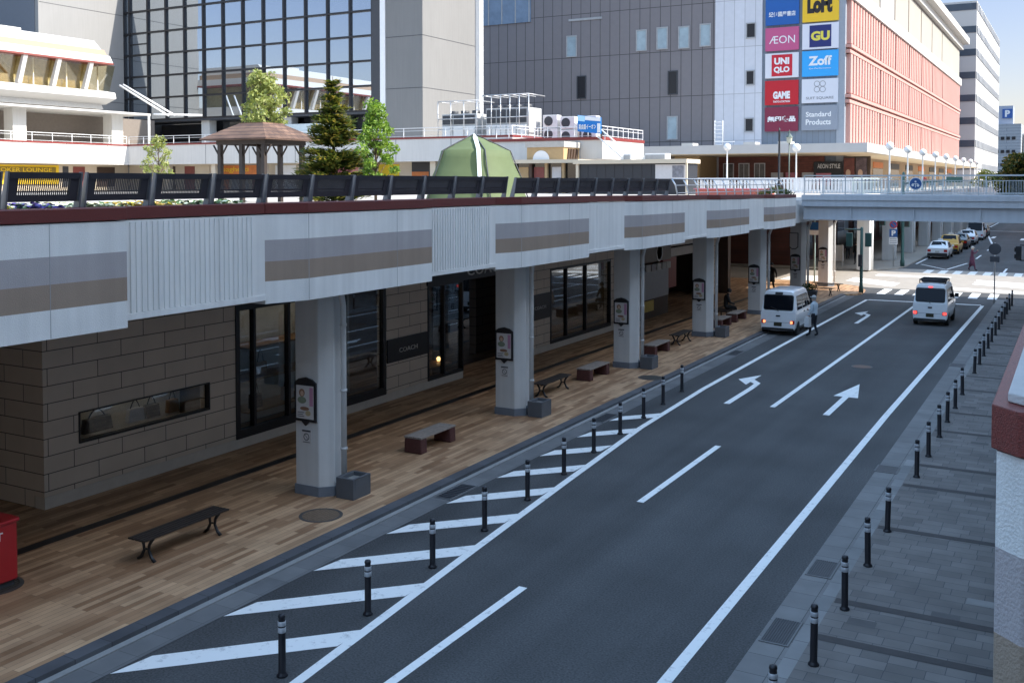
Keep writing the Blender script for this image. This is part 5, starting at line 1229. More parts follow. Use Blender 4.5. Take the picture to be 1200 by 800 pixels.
def conifer(label, loc, h, spread, seed):
    rr = random.Random(seed); o = thing('conifer_tree', label, 'tree', loc); b = MB(); lv = MB()
    b.tube([(0, 0, 0), (0.03, 0, h*.5), (0, 0, h)], [.11, .06, .012], 7)
    for w in range(22):
        t = w/22; z = .35+(h-.55)*t; L = spread*(1-t)**.8*rr.uniform(.85, 1.1)+.08; nb = 8 if t < .7 else 6
        for k in range(nb):
            a = 2*math.pi*(k+rr.random()*.5)/nb+w; ll_ = L*rr.uniform(.75, 1.12)
            z += rr.uniform(-.12, .12); p = [Vector((0, 0, z)), Vector((math.cos(a)*ll_*.55, math.sin(a)*ll_*.55, z+.04*ll_)), Vector((math.cos(a)*ll_, math.sin(a)*ll_, z+.10*ll_))]
            b.tube(p, [.02, .012, .005], 4)
            n = int(95*ll_)+26
            for i in range(n):
                s = rr.uniform(.18, 1.04); q = p[0].lerp(p[2], s) + Vector((rr.gauss(0, .10), rr.gauss(0, .10), rr.gauss(-.02, .06)))*(.5+ll_*.5)
                d = Vector((math.cos(a)+rr.uniform(-.8, .8), math.sin(a)+rr.uniform(-.8, .8), rr.uniform(-.1, .5))).normalized(); sd_ = d.cross(Vector((rr.uniform(-.5,.5), rr.uniform(-.5,.5), 1))).normalized()
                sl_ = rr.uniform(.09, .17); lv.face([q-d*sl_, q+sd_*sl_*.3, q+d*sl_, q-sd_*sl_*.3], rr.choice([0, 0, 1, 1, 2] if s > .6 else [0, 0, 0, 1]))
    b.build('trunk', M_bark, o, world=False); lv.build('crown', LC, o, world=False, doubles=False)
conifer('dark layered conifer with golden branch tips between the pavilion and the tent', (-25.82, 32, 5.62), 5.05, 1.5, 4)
tree('broadleaf_tree', 'dense dark green tree at the far deck beneath the parking building', (-6.6, 150, 3.5), 6.4, 1.5, 3.4, 40, 150, .28, LD, 6, taper=.3)
tree('shrub', 'bright yellow green shrub near the white office block', (-10.9, 150, 5.6), 2.3, .4, 2.4, 18, 60, .17, LP, 8, taper=.3)
sh = thing('shrub', 'low dark rounded shrub behind the deck railing near the bridge', 'shrub', (-14.6, 56, 5.62)); lv = MB(); rr = random.Random(9)
for i in range(9): leaf_quads(lv, (-15.4+i*.2, 56+rr.uniform(-.3, .3), 5.85+.22*math.sin(math.pi*i/8)), 90, (.3, .35, .2), .06, rr, [0, 0, 1])
lv.build('foliage', LD, sh, doubles=False)
# ------------------------------------------------------------------ traffic signals and road signs
M_sgreen = mat('signal_green', (0.045, 0.115, 0.10), .5, .1, var=.1); M_lens = mat('signal_lens', (0.02, 0.02, 0.02), .2, var=0)
s1 = thing('traffic_signal', 'green signal pole with pedestrian signal boxes at the near corner of the crossing', 'traffic signal', (-11.05, 61.9, .06))
b = MB(); b.lathe([(.13, .06), (.13, .4), (.095, .5), (.085, 3.85), (.03, 3.9)], (-11.05, 61.9, 0), 12); b.tube([(-11.05, 61.9, 3.75), (-12.0, 62.0, 3.75)], .045, 8); b.build('pole', M_sgreen, s1)
for x, y in ((-11.75, 61.95), (-10.72, 62.15)):
    b = MB(); b.box(x-.17, x+.17, y-.12, y+.12, 2.75, 3.55); h_ = b.build('signal_box', M_sgreen, s1, bevel=.02)
    b = MB(); b.box(x-.13, x+.13, y+.121, y+.15, 2.8, 3.12); b.box(x-.13, x+.13, y+.121, y+.15, 3.18, 3.5); b.build('lens', M_lens, h_)
b = MB(); b.box(-11.2, -10.98, 61.7, 61.8, 1.6, 2.3); b.build('control_box', M_dark, s1)
s2 = thing('traffic_signal', 'tall green signal pole rising past the bridge at the far corner by the taxis', 'traffic signal', (-11.8, 83, .08))
b = MB(); b.lathe([(.16, .08), (.16, .5), (.12, .6), (.10, 7.2), (.03, 7.3)], (-11.8, 83, 0), 12); b.tube([(-11.8, 83, 6.4), (-7.6, 81.5, 6.7)], .06, 8); b.tube([(-11.8, 83, 4.1), (-13.4, 82.6, 4.1)], .045, 8); b.build('pole', M_sgreen, s2)
for x, y, z in ((-13.2, 82.5, 3.2), (-11.45, 82.6, 3.1)):
    b = MB(); b.box(x-.2, x+.2, y-.14, y+.14, z, z+.95); h_ = b.build('signal_box', M_sgreen, s2, bevel=.02)
    b = MB(); b.box(x-.15, x+.15, y-.17, y-.141, z+.06, z+.44); b.box(x-.15, x+.15, y-.17, y-.141, z+.5, z+.88); b.build('lens', M_lens, h_)
b = MB(); b.box(-8.6, -7.5, 81.35, 81.6, 6.5, 6.9); b.build('signal_head', M_sgreen, s2, bevel=.03)
o = thing('parking_sign', 'blue parking sign, no parking disc and white plate on one pole at the far corner', 'sign', (-12.35, 82.2, .08))
b = MB(); b.tube([(-12.35, 82.25, .08), (-12.35, 82.25, 3.6)], .04, 8); b.build('pole', M_galv, o)
yy = 82.17
b = MB(); xdisc(b, -12.35, 3.28, .29, yy-.02, yy, 22); d_ = b.build('disc', mat('disc_red', (.45, .02, .03), .4, var=0), o)
b = MB(); xdisc(b, -12.35, 3.28, .22, yy-.026, yy-.0205, 22); b.build('disc_centre', mat('sign_blue', (0,0,0)), d_)
b = MB(); b.prism([(-12.53, 3.42), (-12.49, 3.46), (-12.17, 3.14), (-12.21, 3.10)], yy-.032, yy-.0265, axis='y'); b.build('slash', mat('disc_red', (0,0,0)), d_)
b = MB(); b.box(-12.64, -12.06, yy-.02, yy, 2.34, 2.94); b.build('panel', mat('sign_blue', (0,0,0)), o); text('P', .30, .42, (-12.33, yy-.022, 2.64), 'y-', M_plainwhite, o, weight=.04)
b = MB(); b.box(-12.66, -12.04, yy-.02, yy, 1.78, 2.30); b.build('plate', M_plainwhite, o); b = MB()
for k in range(3): b.box(-12.6, -12.1, yy-.026, yy-.0205, 1.86+k*.15, 1.92+k*.15)
b.build('plate_lines', M_conc, o)
o = thing('road_sign', 'grey back of a round road sign on a post by the last bollards', 'sign', (-3.93, 60.6, .05))
b = MB(); b.tube([(-3.93, 60.6, .0), (-3.93, 60.6, 3.25)], .032, 8); b.build('pole', M_galv, o)
b = MB(); b.lathe([(.31, 60.56), (.31, 60.545), (.001, 60.545)], (-3.93, 0, 2.92), 24, axis='y', smooth=False); b.build('disc', mat('sign_back', (.13, .14, .16), .5, .3, var=.05), o)
b = MB(); b.box(-4.16, -3.70, 60.55, 60.565, 2.22, 2.52); b.build('plate', mat('sign_back', (0,0,0)), o)
o = thing('street_sign', 'blue and white sign on a pale green post beside the column under the bridge', 'sign', (-14.9, 66, .06))
b = MB(); b.tube([(-14.75, 66.5, .06), (-14.75, 66.5, 4.3)], .05, 8); b.build('pole', mat('pale_green_post', (.30, .42, .42), .5, var=.05), o)
b = MB(); b.box(-15.05, -14.35, 66.35, 66.42, 3.15, 3.45); b.build('plate', M_plainwhite, o); b = MB(); b.box(-15.0, -14.4, 66.35, 66.42, 3.47, 3.95); b.build('panel', mat('sign_blue', (0,0,0)), o)
o = thing('sign_board', 'white notice board standing under the far deck beside the signal pole', 'notice', (-16.2, 80.5, .08))
b = MB(); b.box(-16.9, -15.7, 80.5, 80.56, .5, 1.7); b.build('board', M_sheet, o); b = MB(); b.box(-16.85, -16.78, 80.45, 80.5, .08, 1.75); b.box(-15.82, -15.75, 80.45, 80.5, .08, 1.75); b.build('leg', M_galv, o)

s3 = thing('traffic_signal', 'dark signal boxes on a post at the near right corner past the bollards', 'traffic signal', (-2.35, 60, .05))
b = MB(); b.lathe([(.1, .05), (.08, .4), (.07, 3.6), (.02, 3.65)], (-2.3, 60, 0), 10); b.tube([(-2.3, 60, 3.2), (-2.7, 60, 3.2)], .035, 6); b.tube([(-2.3, 60, 2.4), (-2.7, 60, 2.4)], .035, 6); b.build('pole', M_dark, s3)
b = MB(); b.box(-2.90, -2.62, 59.9, 60.1, 2.40, 3.15); hb = b.build('signal_box', M_dark, s3, bevel=.03)
b = MB(); b.box(-2.96, -2.901, 59.93, 60.07, 2.5, 2.72); b.box(-2.96, -2.901, 59.93, 60.07, 2.84, 3.06); b.build('visor', M_black, hb)
# ------------------------------------------------------------------ red post box
o = thing('post_box', 'bright red post box on a dark plinth at the edge of the wood-tone pavement', 'post box', (-15.1, 9.95, .1))
M_postred = mat('post_red', (0.45, 0.012, 0.02), .38, var=.06, coat=.3)
b = MB(); b.prism(rrect(-15.45, -14.70, 9.55, 10.30, .06), .2, 1.12); b.prism(rrect(-15.48, -14.67, 9.52, 10.33, .06), 1.122, 1.18); b.build('body', M_postred, o, bevel=.02)
b = MB(); b.box(-15.4, -14.75, 9.6, 10.25, .1, .198); b.build('plinth', M_dark, o)
b = MB(); b.box(-15.3, -14.85, 9.535, 9.549, .98, 1.03); b.build('slot', M_black, o)
text('POST', .44, .13, (-14.698, 9.80, .95), 'x+', M_plainwhite, o, weight=.01); text('POST', .44, .13, (-15.08, 9.548, .85), 'y-', M_plainwhite, o, weight=.01)

# ------------------------------------------------------------------ vehicles (local: x across, y forward, rear at y = 0)
M_cabin = glassmat('car_glass', (0.006, 0.008, 0.012), .03, tone=(.3, .32, .35))
M_tyre = mat('tyre', (0.012, 0.012, 0.013), .8, var=.15); M_rim = mat('rim', (0.38, 0.39, 0.41), .4, .6, var=.05); M_bump = mat('bumper_black', (0.018, 0.018, 0.02), .6, var=.1)
M_lampred = mat('lamp_red', (0.42, 0.01, 0.012), .2, var=0, coat=.5); M_lampon = mat('lamp_lit', (1.0, 0.06, 0.05), .3, var=0, emit=.6); M_lampor = mat('lamp_hazard', (1.0, 0.30, 0.12), .3, var=0, emit=.5)
M_plate = mat('plate_black_yellow', (0.035, 0.03, 0.012), .5, var=.5, scale=20); M_platew = mat('plate_white', (0.5, 0.5, 0.48), .5, var=.1)
def vehicle(name, label, cat, loc, rz, paint, kind, L, Wd, H, group=None, lit=None, rack=False, taxi=False, plate=None):
    o = thing(name, label, cat, loc, rz, group)
    van = kind == 'van'
    belt = .98 if van else .86
    hwv = Wd/2
    if van: top = [(0, H-.05), (.12, H-.01), (.5, H), (L*.72, H-.02), (L*.78, H-.08), (L*.925, 1.08), (L*.97, .95), (L, .80)]
    else: top = [(0, .93), (.15, .99), (L*.15, 1.0), (L*.285, H-.02), (L*.36, H), (L*.55, H-.01), (L*.60, H-.05), (L*.745, .96), (L*.93, .84), (L, .68)]
    rear = lambda z: (.05*max(0, z-.5) + (.16 if z > belt else .16)*max(0, z-belt)/(H-belt)*1.0) if van else (.07*max(0, .6-z))
    tp = [(.0, .20), (.86, .22), (.965, .34), (1.0, .60), (.99, belt-.02), (.965, belt+.03), (.845 if van else .80, H-.16), (.80 if van else .74, H-.06), (.68 if van else .62, H-.012), (.35, H), (0, H+.015 if van else H+.01)]
    b = MB(); rings = []
    for y, zt in top:
        ring = []
        f = 1 - .05*max(0, (y-L*.85)/(L*.15)) - (.02 if y < .05 else 0)
        for s in (1, -1):
            seq = tp if s == 1 else tp[-2:0:-1]
            for fx, z in seq:
                zz = z if z <= belt-.02 else (belt-.02) + (z-belt+.02)*(max(zt, belt-.01)-belt+.02)/(H-belt+.02)
                if z <= belt-.02 and zt < belt: zz = .2+(z-.2)*(zt-.02-.2)/(belt-.02-.2)
                k = fx
                if zt < H*.72 and z > belt: k = .96 - (.96-fx)*max(0.0, (zt-belt))/(H-belt)*1.0 if zt > belt else .93*(fx if fx < .6 else 1)
                yy = y + (rear(zz) if y < .3 else 0)
                ring.append(b.bm.verts.new((s*k*hwv*f, yy, zz)))
        rings.append(ring)
    n = len(rings[0])
    for A, B in zip(rings, rings[1:]):
        for k in range(n):
            f_ = b.bm.faces.new((A[k], A[(k+1) % n], B[(k+1) % n], B[k])); f_.smooth = True
    b.bm.faces.new(rings[0][::-1]); b.bm.faces.new(rings[-1])
    body = b.build('body', paint, o, world=False)
    bv = body.modifiers.new('bevel', 'BEVEL'); bv.width = .03; bv.segments = 2; bv.limit_method = 'ANGLE'; bv.angle_limit = R(38)
    def hx(z):                                   # body half width at a height
        for (f0, z0), (f1, z1) in zip(tp, tp[1:]):
            if z0 <= z <= z1: return hwv*(f0+(f1-f0)*(z-z0)/(z1-z0))
        return hwv
    def rpan(name, x0, x1, z0, z1, m, r=.05, e=.012, par=o, th=.02):   # panel lying on the rear face
        b = MB(); P = rrect(x0, x1, z0, z1, r, 3)
        A = [b.bm.verts.new((x, rear(z)-e if van else (rear(z)-e), z)) for x, z in P]; B = [b.bm.verts.new((x, (rear(z))+th, z)) for x, z in P]
        b.bm.faces.new(A)
        for i in range(len(P)): b.bm.faces.new((A[i], A[(i+1) % len(P)], B[(i+1) % len(P)], B[i]))
        return b.build(name, m, par, world=False)
    def span(name, poly, m, s, e=.008, th=.02):   # panel on a side (poly in y,z)
        b = MB(); out = []
        A = [b.bm.verts.new((s*(hx(z)+e), y, z)) for y, z in poly]; B = [b.bm.verts.new((s*(hx(z)-th), y, z)) for y, z in poly]
        b.bm.faces.new(A)
        for i in range(len(poly)): b.bm.faces.new((A[i], A[(i+1) % len(poly)], B[(i+1) % len(poly)], B[i]))
        return b.build(name, m, o, world=False)
    if van:
        rpan('rear_window', -hwv*.80, hwv*.80, 1.10, H-.22, M_cabin, .07)
        rpan('rear_seal', -hwv*.84, hwv*.84, 1.06, H-.18, M_bump, .09, e=.006)
        rpan('bumper', -hwv*.93, hwv*.93, .26, .50, paint, .06, e=.03)
        rpan('bumper_lower', -hwv*.90, hwv*.90, .22, .33, M_bump, .03, e=.036)
        rpan('door_seam', -hwv*.86, hwv*.86, .555, .57, M_conc, .004, e=.011)
        rpan('door_handle', -.09, .09, .80, .86, M_bump, .02, e=.02)
        rpan('number_plate', -.165, .165, .40, .56, plate or M_plate, .01, e=.04)
        b = MB(); b.tube([(.02, rear(1.07)-.03, 1.02), (-.1, rear(1.12)-.03, 1.12), (-.32, rear(1.2)-.03, 1.2)], .012, 5); b.build('wiper', M_bump, o, world=False)
        for s in (-1, 1):
            x0, x1 = sorted((s*hwv*.70, s*hwv*.93)); rpan('tail_lamp', x0, x1, .50, .66, M_lampred, .03, e=.035)
            if lit: x0, x1 = sorted((s*hwv*(.70 if lit is M_lampor else .74), s*hwv*(.83 if lit is M_lampor else .93))); rpan('lit_lamp', x0, x1, .52, .64, lit, .03, e=.042)
            span('side_window', [(.42, 1.06), (1.42, 1.06), (1.42, H-.25), (.52, H-.25)], M_cabin, s)
            span('side_window', [(1.50, 1.06), (2.35, 1.06), (2.20, H-.25), (1.50, H-.25)], M_cabin, s)
            span('front_window', [(2.42, 1.06), (2.98, 1.06), (2.62, H-.30), (2.28, H-.25)], M_cabin, s)
            span('door_seam', [(1.45, .35), (1.462, .35), (1.462, H-.22), (1.45, H-.22)], M_conc, s)
            span('door_seam', [(2.38, .35), (2.392, .35), (2.392, 1.04), (2.38, 1.04)], M_conc, s)
            span('door_handle', [(1.55, .90), (1.72, .90), (1.72, .94), (1.55, .94)], M_bump, s, e=.025)
            span('door_handle', [(2.2, .90), (2.36, .90), (2.36, .94), (2.2, .94)], M_bump, s, e=.025)
            span('side_moulding', [(.45, .26), (2.6, .26), (2.6, .34), (.45, .34)], M_bump, s, e=.01)
            b = MB(); b.box(*sorted((s*(hwv-.02), s*(hwv+.16))), 2.78, 2.87, 1.08, 1.27); b.build('mirror', M_bump, o, world=False, bevel=.02)
        if lit is M_lampon: rpan('brake_lamp', -.09, .09, H-.155, H-.115, M_lampon, .015, e=.03)
        else: rpan('brake_lamp', -.16, .16, H-.17, H-.08, M_bump, .02, e=.03)
        b = MB(); P = [(-hwv*.78, 1.14), (hwv*.78, 1.14), (hwv*.66, H-.16), (-hwv*.66, H-.16)]
        wy = lambda z: L*.925 - (z-1.08)/(H-.08-1.08)*(L*.925-L*.78)
        b.face([(x, wy(z)+.012, z+.006) for x, z in P]); b.build('windscreen', M_cabin, o, world=False)
        wb_, wr = (.52, L-.72), .27
    else:
        g0 = (L*.165, 1.02); g1 = (L*.278, H-.06)
        b = MB(); P = [(-hwv*.74, 0), (hwv*.74, 0), (hwv*.60, 1), (-hwv*.60, 1)]
        ny, nz = -(g1[1]-g0[1]), (g1[0]-g0[0]); q = math.hypot(ny, nz); ny, nz = ny/q*.022, nz/q*.022
        b.face([(x, g0[0]+(g1[0]-g0[0])*t+ny, g0[1]+(g1[1]-g0[1])*t+nz) for x, t in P]); b.build('rear_window', M_cabin, o, world=False)
        h0, h1 = (L*.735, 1.0), (L*.612, H-.06)
        b = MB(); b.face([(x, h0[0]+(h1[0]-h0[0])*t+.02, h0[1]+(h1[1]-h0[1])*t+.02) for x, t in P]); b.build('windscreen', M_cabin, o, world=False)
        rpan('bumper', -hwv*.93, hwv*.93, .24, .52, M_bump, .06, e=.05)
        rpan('number_plate', -.17, .17, .56, .72, M_platew, .01, e=.02)
        for s in (-1, 1):
            x0, x1 = sorted((s*hwv*.60, s*hwv*.92)); rpan('tail_lamp', x0, x1, .62, .82, M_lampred, .03, e=.02)
            span('side_window', [(L*.24, .93), (L*.44, .93), (L*.44, H-.13), (L*.31, H-.13)], M_cabin, s)
            span('side_window', [(L*.46, .93), (L*.68, .93), (L*.585, H-.13), (L*.46, H-.13)], M_cabin, s)
            span('door_seam', [(L*.448, .35), (L*.451, .35), (L*.451, .9), (L*.448, .9)], M_conc, s)
            b = MB(); b.box(*sorted((s*(hwv-.04), s*(hwv+.15))), L*.68, L*.70, .95, 1.08); b.build('mirror', paint, o, world=False, bevel=.02)
        wb_, wr = (L*.2, L*.8), .31
    if taxi:
        b = MB(); b.prism([(-.22, H+.01), (.22, H+.01), (.16, H+.17), (-.16, H+.17)], L*.44, L*.48, axis='y'); b.build('roof_lamp', M_plainwhite, o, world=False)
    if rack:
        b = MB(); 
        for s in (-1, 1): b.tube([(s*.55, .75, H+.13), (s*.55, 2.2, H+.13)], .028, 6)
        for y in (.75, 1.1, 1.45, 1.8, 2.2): b.tube([(-.55, y, H+.13), (.55, y, H+.13)], .024, 6)
        for s in (-1, 1):
            for y in (.8, 2.15): b.tube([(s*.55, y, H-.03), (s*.55, y, H+.13)], .025, 6)
        b.box(-.5, .5, .9, 2.1, H+.03, H+.09)
        b.build('roof_rack', M_bump, o, world=False)
    for y in wb_:
        for s in (-1, 1):
            x = s*(hwv-.085)
            b = MB(); b.lathe([(wr*.62, -.085), (wr*.92, -.085), (wr, -.05), (wr, .05), (wr*.92, .085), (wr*.62, .085)], (x, y, wr), 20, axis='x'); w_ = b.build('wheel', M_tyre, o, world=False)
            b = MB(); b.lathe([(wr*.62, -.07), (wr*.62, .07)], (x, y, wr), 16, axis='x'); b.lathe([(.001, s*.05), (wr*.3, s*.075), (wr*.6, s*.068)], (x, y, wr), 16, axis='x'); b.build('rim', M_rim, w_, world=False)
            arch = [(y+(wr+.055)*math.cos(R(a)), wr+(wr+.055)*math.sin(R(a))) for a in range(-5, 186, 19)]
            span('wheel_arch', arch, M_bump, s, e=.004)
    return o
M_vanw = mat('van_white', (0.78, 0.79, 0.80), .3, var=.03, coat=.6); M_vans = mat('van_silver_white', (0.76, 0.77, 0.78), .28, var=.03, coat=.6)
vehicle('parked_van', 'white minivan stopped beside the colonnade with hazard lamps glowing and a man at its door', 'van', (-11.12, 43.35, .004), R(1), M_vanw, 'van', 3.4, 1.5, 1.9, lit=M_lampor)
vehicle('delivery_van', 'white minivan with brake lamps lit and a black roof rack waiting at the stop line', 'van', (-5.85, 49.6, .004), R(-0.5), M_vans, 'van', 3.4, 1.5, 1.88, lit=M_lampon, rack=True)
M_taxiy = mat('taxi_yellow', (0.62, 0.33, 0.02), .35, var=.03, coat=.5); M_taxib = mat('taxi_black', (0.02, 0.022, 0.025), .3, var=.03, coat=.5)
G = 'taxis waiting at the kerb'
vehicle('taxi', 'white taxi sedan first at the far kerb, facing away', 'taxi', (-10.45, 93.0, .004), 0, M_vanw, 'sedan', 4.5, 1.7, 1.48, G, taxi=True)
vehicle('taxi', 'yellow taxi sedan behind which only the white one is nearer', 'taxi', (-10.3, 99.6, .004), 0, M_taxiy, 'sedan', 4.6, 1.75, 1.72, G, taxi=True)
vehicle('taxi', 'black taxi sedan between the yellow taxi and the next white car', 'taxi', (-10.25, 107.5, .004), 0, M_taxib, 'sedan', 4.6, 1.7, 1.48, G, taxi=True)
vehicle('taxi', 'white taxi sedan just past the black one in the kerbside row', 'taxi', (-10.2, 115.5, .004), 0, M_vans, 'sedan', 4.6, 1.7, 1.5, G, taxi=True)
vehicle('parked_van', 'tall white van farthest in the row of vehicles along the far kerb', 'van', (-10.2, 125.5, .004), 0, M_vanw, 'van', 4.4, 1.72, 2.15, plate=M_platew)
vehicle('parked_car', 'small dark car parked at the far kerb ahead of the white van', 'car', (-10.3, 133, .004), 0, M_taxib, 'sedan', 4.3, 1.7, 1.5)

# ------------------------------------------------------------------ people
M_skin = mat('skin', (0.50, 0.31, 0.22), .6, var=.03); M_hair = mat('hair_black', (0.012, 0.010, 0.010), .6, var=.1); M_hairg = mat('cap_grey', (0.38, 0.38, 0.37), .8, var=.1)
def person(label, loc, rz, J, cloth, extras=(), hair=M_hair, hat=False, skirt=None, s=1.0):
    """J: joints of the pose in metres (x right, y forward, z up). cloth: (shirt, trousers, shoes)."""
    o = thing('person', label, 'person', loc, rz)
    V = ['pelvis', 'waist', 'chest', 'neck', 'head0', 'head1', 'shR', 'elR', 'wrR', 'hdR', 'shL', 'elL', 'wrL', 'hdL', 'hipR', 'knR', 'anR', 'toR', 'hipL', 'knL', 'anL', 'toL']
    E = [(0,1),(1,2),(2,3),(3,4),(4,5),(2,6),(6,7),(7,8),(8,9),(2,10),(10,11),(11,12),(12,13),(0,14),(14,15),(15,16),(16,17),(0,18),(18,19),(19,20),(20,21)]
    rad = dict(pelvis=.145, waist=.125, chest=.15, neck=.06, head0=.085, head1=.09, sh=.075, el=.052, wr=.036, hd=.038, hip=.10, kn=.066, an=.046, to=.042)
    me = bpy.data.meshes.new('body'); me.from_pydata([tuple(c*s for c in J[v]) for v in V], E, [])
    tmp = bpy.data.objects.new('tmp', me); COL.objects.link(tmp)
    sk = tmp.modifiers.new('skin', 'SKIN'); sk.use_smooth_shade = True
    for i, v in enumerate(V):
        k = v if v in rad else v[:-1]; r = rad[k]*s; me.skin_vertices[0].data[i].radius = (r*(1.25 if k in ('chest', 'pelvis', 'waist') else 1), r*(.85 if k in ('chest', 'pelvis', 'waist') else 1)); me.skin_vertices[0].data[i].use_root = (i == 0)
    su = tmp.modifiers.new('sub', 'SUBSURF'); su.levels = 2; su.render_levels = 2
    dg = bpy.context.evaluated_depsgraph_get(); dg.update(); m2 = bpy.data.meshes.new_from_object(tmp.evaluated_get(dg)); bpy.data.objects.remove(tmp)
    m2.name = 'body'; m2.materials.clear()
    for m_ in (*cloth, M_skin): m2.materials.append(m_)
    P = {v: Vector(J[v])*s for v in V}
    def seg(p, a, c):
        d = c-a; t = max(0, min(1, (p-a).dot(d)/max(1e-9, d.length_squared))); return (p-a-d*t).length
    segs = [('pelvis','waist',0),('waist','chest',0),('chest','neck',0),('neck','head0',3),('head0','head1',3),('shR','elR',0),('elR','wrR',0),('wrR','hdR',3),('shL','elL',0),('elL','wrL',0),('wrL','hdL',3),('hipR','knR',1),('knR','anR',1),('anR','toR',2),('hipL','knL',1),('knL','anL',1),('anL','toL',2)]
    for f in m2.polygons:
        f.use_smooth = True
        c = f.center; best = min(segs, key=lambda g_: seg(c, P[g_[0]], P[g_[1]]) - .3*rad.get(g_[0], rad.get(g_[0][:-1], .05))); k = best[2]
        if k == 0 and best[0] == 'pelvis' and c.z < P['pelvis'].z: k = 1
        f.material_index = k
    bo = bpy.data.objects.new('body', m2); COL.objects.link(bo); bo.parent = o
    h = P['head1']; hd = MB()
    hd.ball((h.x, h.y-.015*s, h.z+.035*s), .108*s, 14, sz=1.02)
    if hat: hd.lathe([(.15*s, h.z+.05*s), (.15*s, h.z+.062*s), (.001, h.z+.07*s)], (h.x, h.y+.02*s, 0), 14)
    hd.build('cap' if hat else 'hair', hair, o, world=False)
    fc = MB(); fc.ball((h.x, h.y+.098*s, h.z-.03*s), .017*s, 8); fc.build('nose', M_skin, o, world=False)
    for nm, m_, fn in extras: b = MB(); fn(b, P); b.build(nm, m_, o, world=False)
    if skirt:
        b = MB(); b.lathe(skirt[1], (P['pelvis'].x, P['pelvis'].y, 0), 16); b.build('skirt', skirt[0], o, world=False)
    return o
def stand(**kw):
    J = dict(pelvis=(0,0,.93), waist=(0,0,1.08), chest=(0,0,1.30), neck=(0,.01,1.46), head0=(0,.025,1.53), head1=(0,.03,1.62),
             shR=(.19,0,1.38), elR=(.23,-.02,1.12), wrR=(.24,.06,.90), hdR=(.235,.09,.82), shL=(-.19,0,1.38), elL=(-.23,-.02,1.12), wrL=(-.24,.06,.90), hdL=(-.235,.09,.82),
             hipR=(.10,0,.88), knR=(.11,.02,.49), anR=(.11,-.02,.09), toR=(.13,.14,.04), hipL=(-.10,0,.88), knL=(-.11,.02,.49), anL=(-.11,-.02,.09), toL=(-.13,.14,.04))
    J.update(kw); return J
def cl(n, c): return mat('cloth_'+n, c, .85, var=.12, scale=6)
M_ltblue = cl('light_blue', (0.48, 0.56, 0.62)); M_navyc = cl('navy', (0.018, 0.02, 0.03)); M_blk = cl('black', (0.012, 0.012, 0.013)); M_whitec = cl('white', (0.6, 0.6, 0.6)); M_plum = cl('plum', (0.10, 0.03, 0.055)); M_redc = cl('red', (0.55, 0.03, 0.03))
bag = lambda b, P: b.prism([(P['hdL'].x-.16, P['hdL'].z-.42), (P['hdL'].x+.14, P['hdL'].z-.42), (P['hdL'].x+.10, P['hdL'].z-.02), (P['hdL'].x-.10, P['hdL'].z-.02)], P['hdL'].y-.10, P['hdL'].y+.10, axis='y')
person('person in light blue shirt and grey cap holding a white bag beside the stopped van', (-9.72, 43.85, .004), R(75),
       stand(elR=(.25,.10,1.13), wrR=(.16,.32,1.10), hdR=(.12,.40,1.10), elL=(-.25,.0,1.12), wrL=(-.26,.12,.93), hdL=(-.26,.14,.85), knR=(.10,.03,.49), anR=(.14,-.10,.09), toR=(.15,.06,.04), knL=(-.12,.08,.50), anL=(-.14,.14,.09), toL=(-.15,.30,.04)),
       (M_ltblue, M_navyc, M_blk), [('bag', M_whitec, bag)], hair=M_hairg, hat=True, s=.99)
person('person in a long black coat walking in shade between the last two columns', (-15.6, 59.3, .1), R(170), stand(knR=(.10,.12,.50), anR=(.11,.18,.09), toR=(.12,.33,.04), anL=(-.10,-.22,.12), toL=(-.11,-.09,.04), elL=(-.27,-.05,1.13), wrL=(-.33,.05,.95), hdL=(-.34,.08,.87)),
       (M_blk, M_blk, M_blk), skirt=(M_blk, [(.19, .62), (.17, .95), (.15, 1.12)]), s=1.0)
person('person in a plum dress walking over the far crosswalk with one arm raised', (-6.85, 82.2, .004), R(-80), stand(elR=(.27,.16,1.25), wrR=(.18,.32,1.42), hdR=(.15,.36,1.5), knR=(.10,.14,.5), anR=(.10,.20,.09), toR=(.11,.35,.04), anL=(-.10,-.24,.13), toL=(-.1,-.1,.05)),
       (M_plum, M_plum, M_blk), skirt=(M_plum, [(.22, .36), (.18, .70), (.15, 1.05)]), hair=cl('sunhat', (.5, .47, .42)), hat=True, s=1.02)
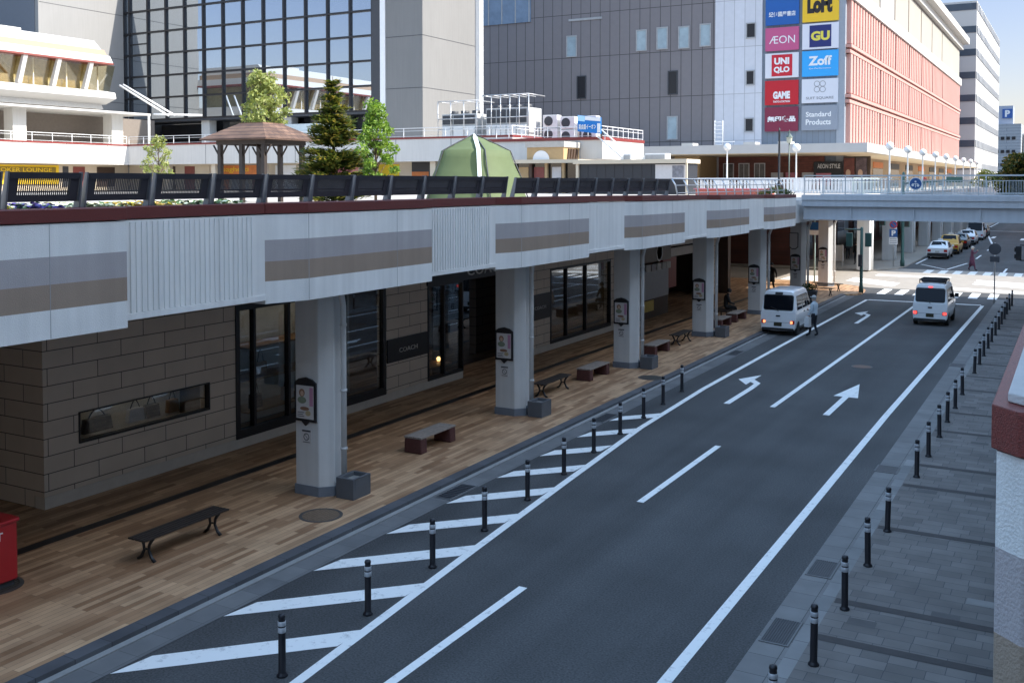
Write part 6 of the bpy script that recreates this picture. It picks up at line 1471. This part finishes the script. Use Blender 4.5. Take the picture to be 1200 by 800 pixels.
person('person in black sitting behind the last bench before the fifth column', (-14.55, 47.0, .1), R(-60),
       stand(pelvis=(0,0,.52), waist=(0,.02,.68), chest=(0,.08,.90), neck=(0,.13,1.05), head0=(0,.17,1.12), head1=(0,.20,1.20), shR=(.19,.08,.98), elR=(.24,.16,.74), wrR=(.16,.36,.64), hdR=(.12,.43,.62), shL=(-.19,.08,.98), elL=(-.24,.16,.74), wrL=(-.16,.36,.64), hdL=(-.12,.43,.62),
             hipR=(.10,.05,.50), knR=(.13,.46,.50), anR=(.13,.44,.09), toR=(.14,.60,.04), hipL=(-.10,.05,.50), knL=(-.13,.46,.50), anL=(-.13,.44,.09), toL=(-.14,.60,.04)), (M_blk, M_blk, M_blk), s=1.05)
person('person in dark clothes standing under the far deck by the white notice board', (-15.2, 83, .08), R(160), stand(), (M_blk, M_navyc, M_blk))
person('person in dark clothes walking under the far deck behind the column', (-16.8, 88, .08), R(200), stand(knR=(.10,.12,.50), anR=(.11,.18,.09), toR=(.12,.33,.04), anL=(-.10,-.22,.12), toL=(-.11,-.09,.04)), (M_navyc, M_blk, M_blk))
person('person in a bright red jacket on the far deck seen above the bridge', (-13.9, 112, 5.62), R(170), stand(), (M_redc, M_blk, M_blk), s=.92)
sb = thing('stool', 'black low seat on the pavement behind the seated person', 'seat', (-14.6, 46.95, .1))
b = MB(); b.box(-14.95, -14.3, 46.5, 47.5, .42, .5); b.build('seat', M_slat, sb, bevel=.01)
for x in (-14.9, -14.38):
    for y in (46.55, 47.42): b = MB(); b.box(x, x+.05, y, y+.05, .1, .419); b.build('leg', M_black, sb)
tb = thing('round_planter', 'dark round planter at the corner behind the stopped van', 'planter', (-13.0, 57.2, .1))
b = MB(); b.lathe([(.36, .1), (.46, .62), (.46, .68), (.40, .68), (.40, .6), (.001, .6)], (-12.75, 56.2, 0), 20); b.build('pot', M_dark, tb)
lv = MB(); leaf_quads(lv, (-12.75, 56.2, .85), 160, (.38, .38, .2), .07, random.Random(2), [0, 0, 1]); lv.build('foliage', LD, tb, doubles=False)
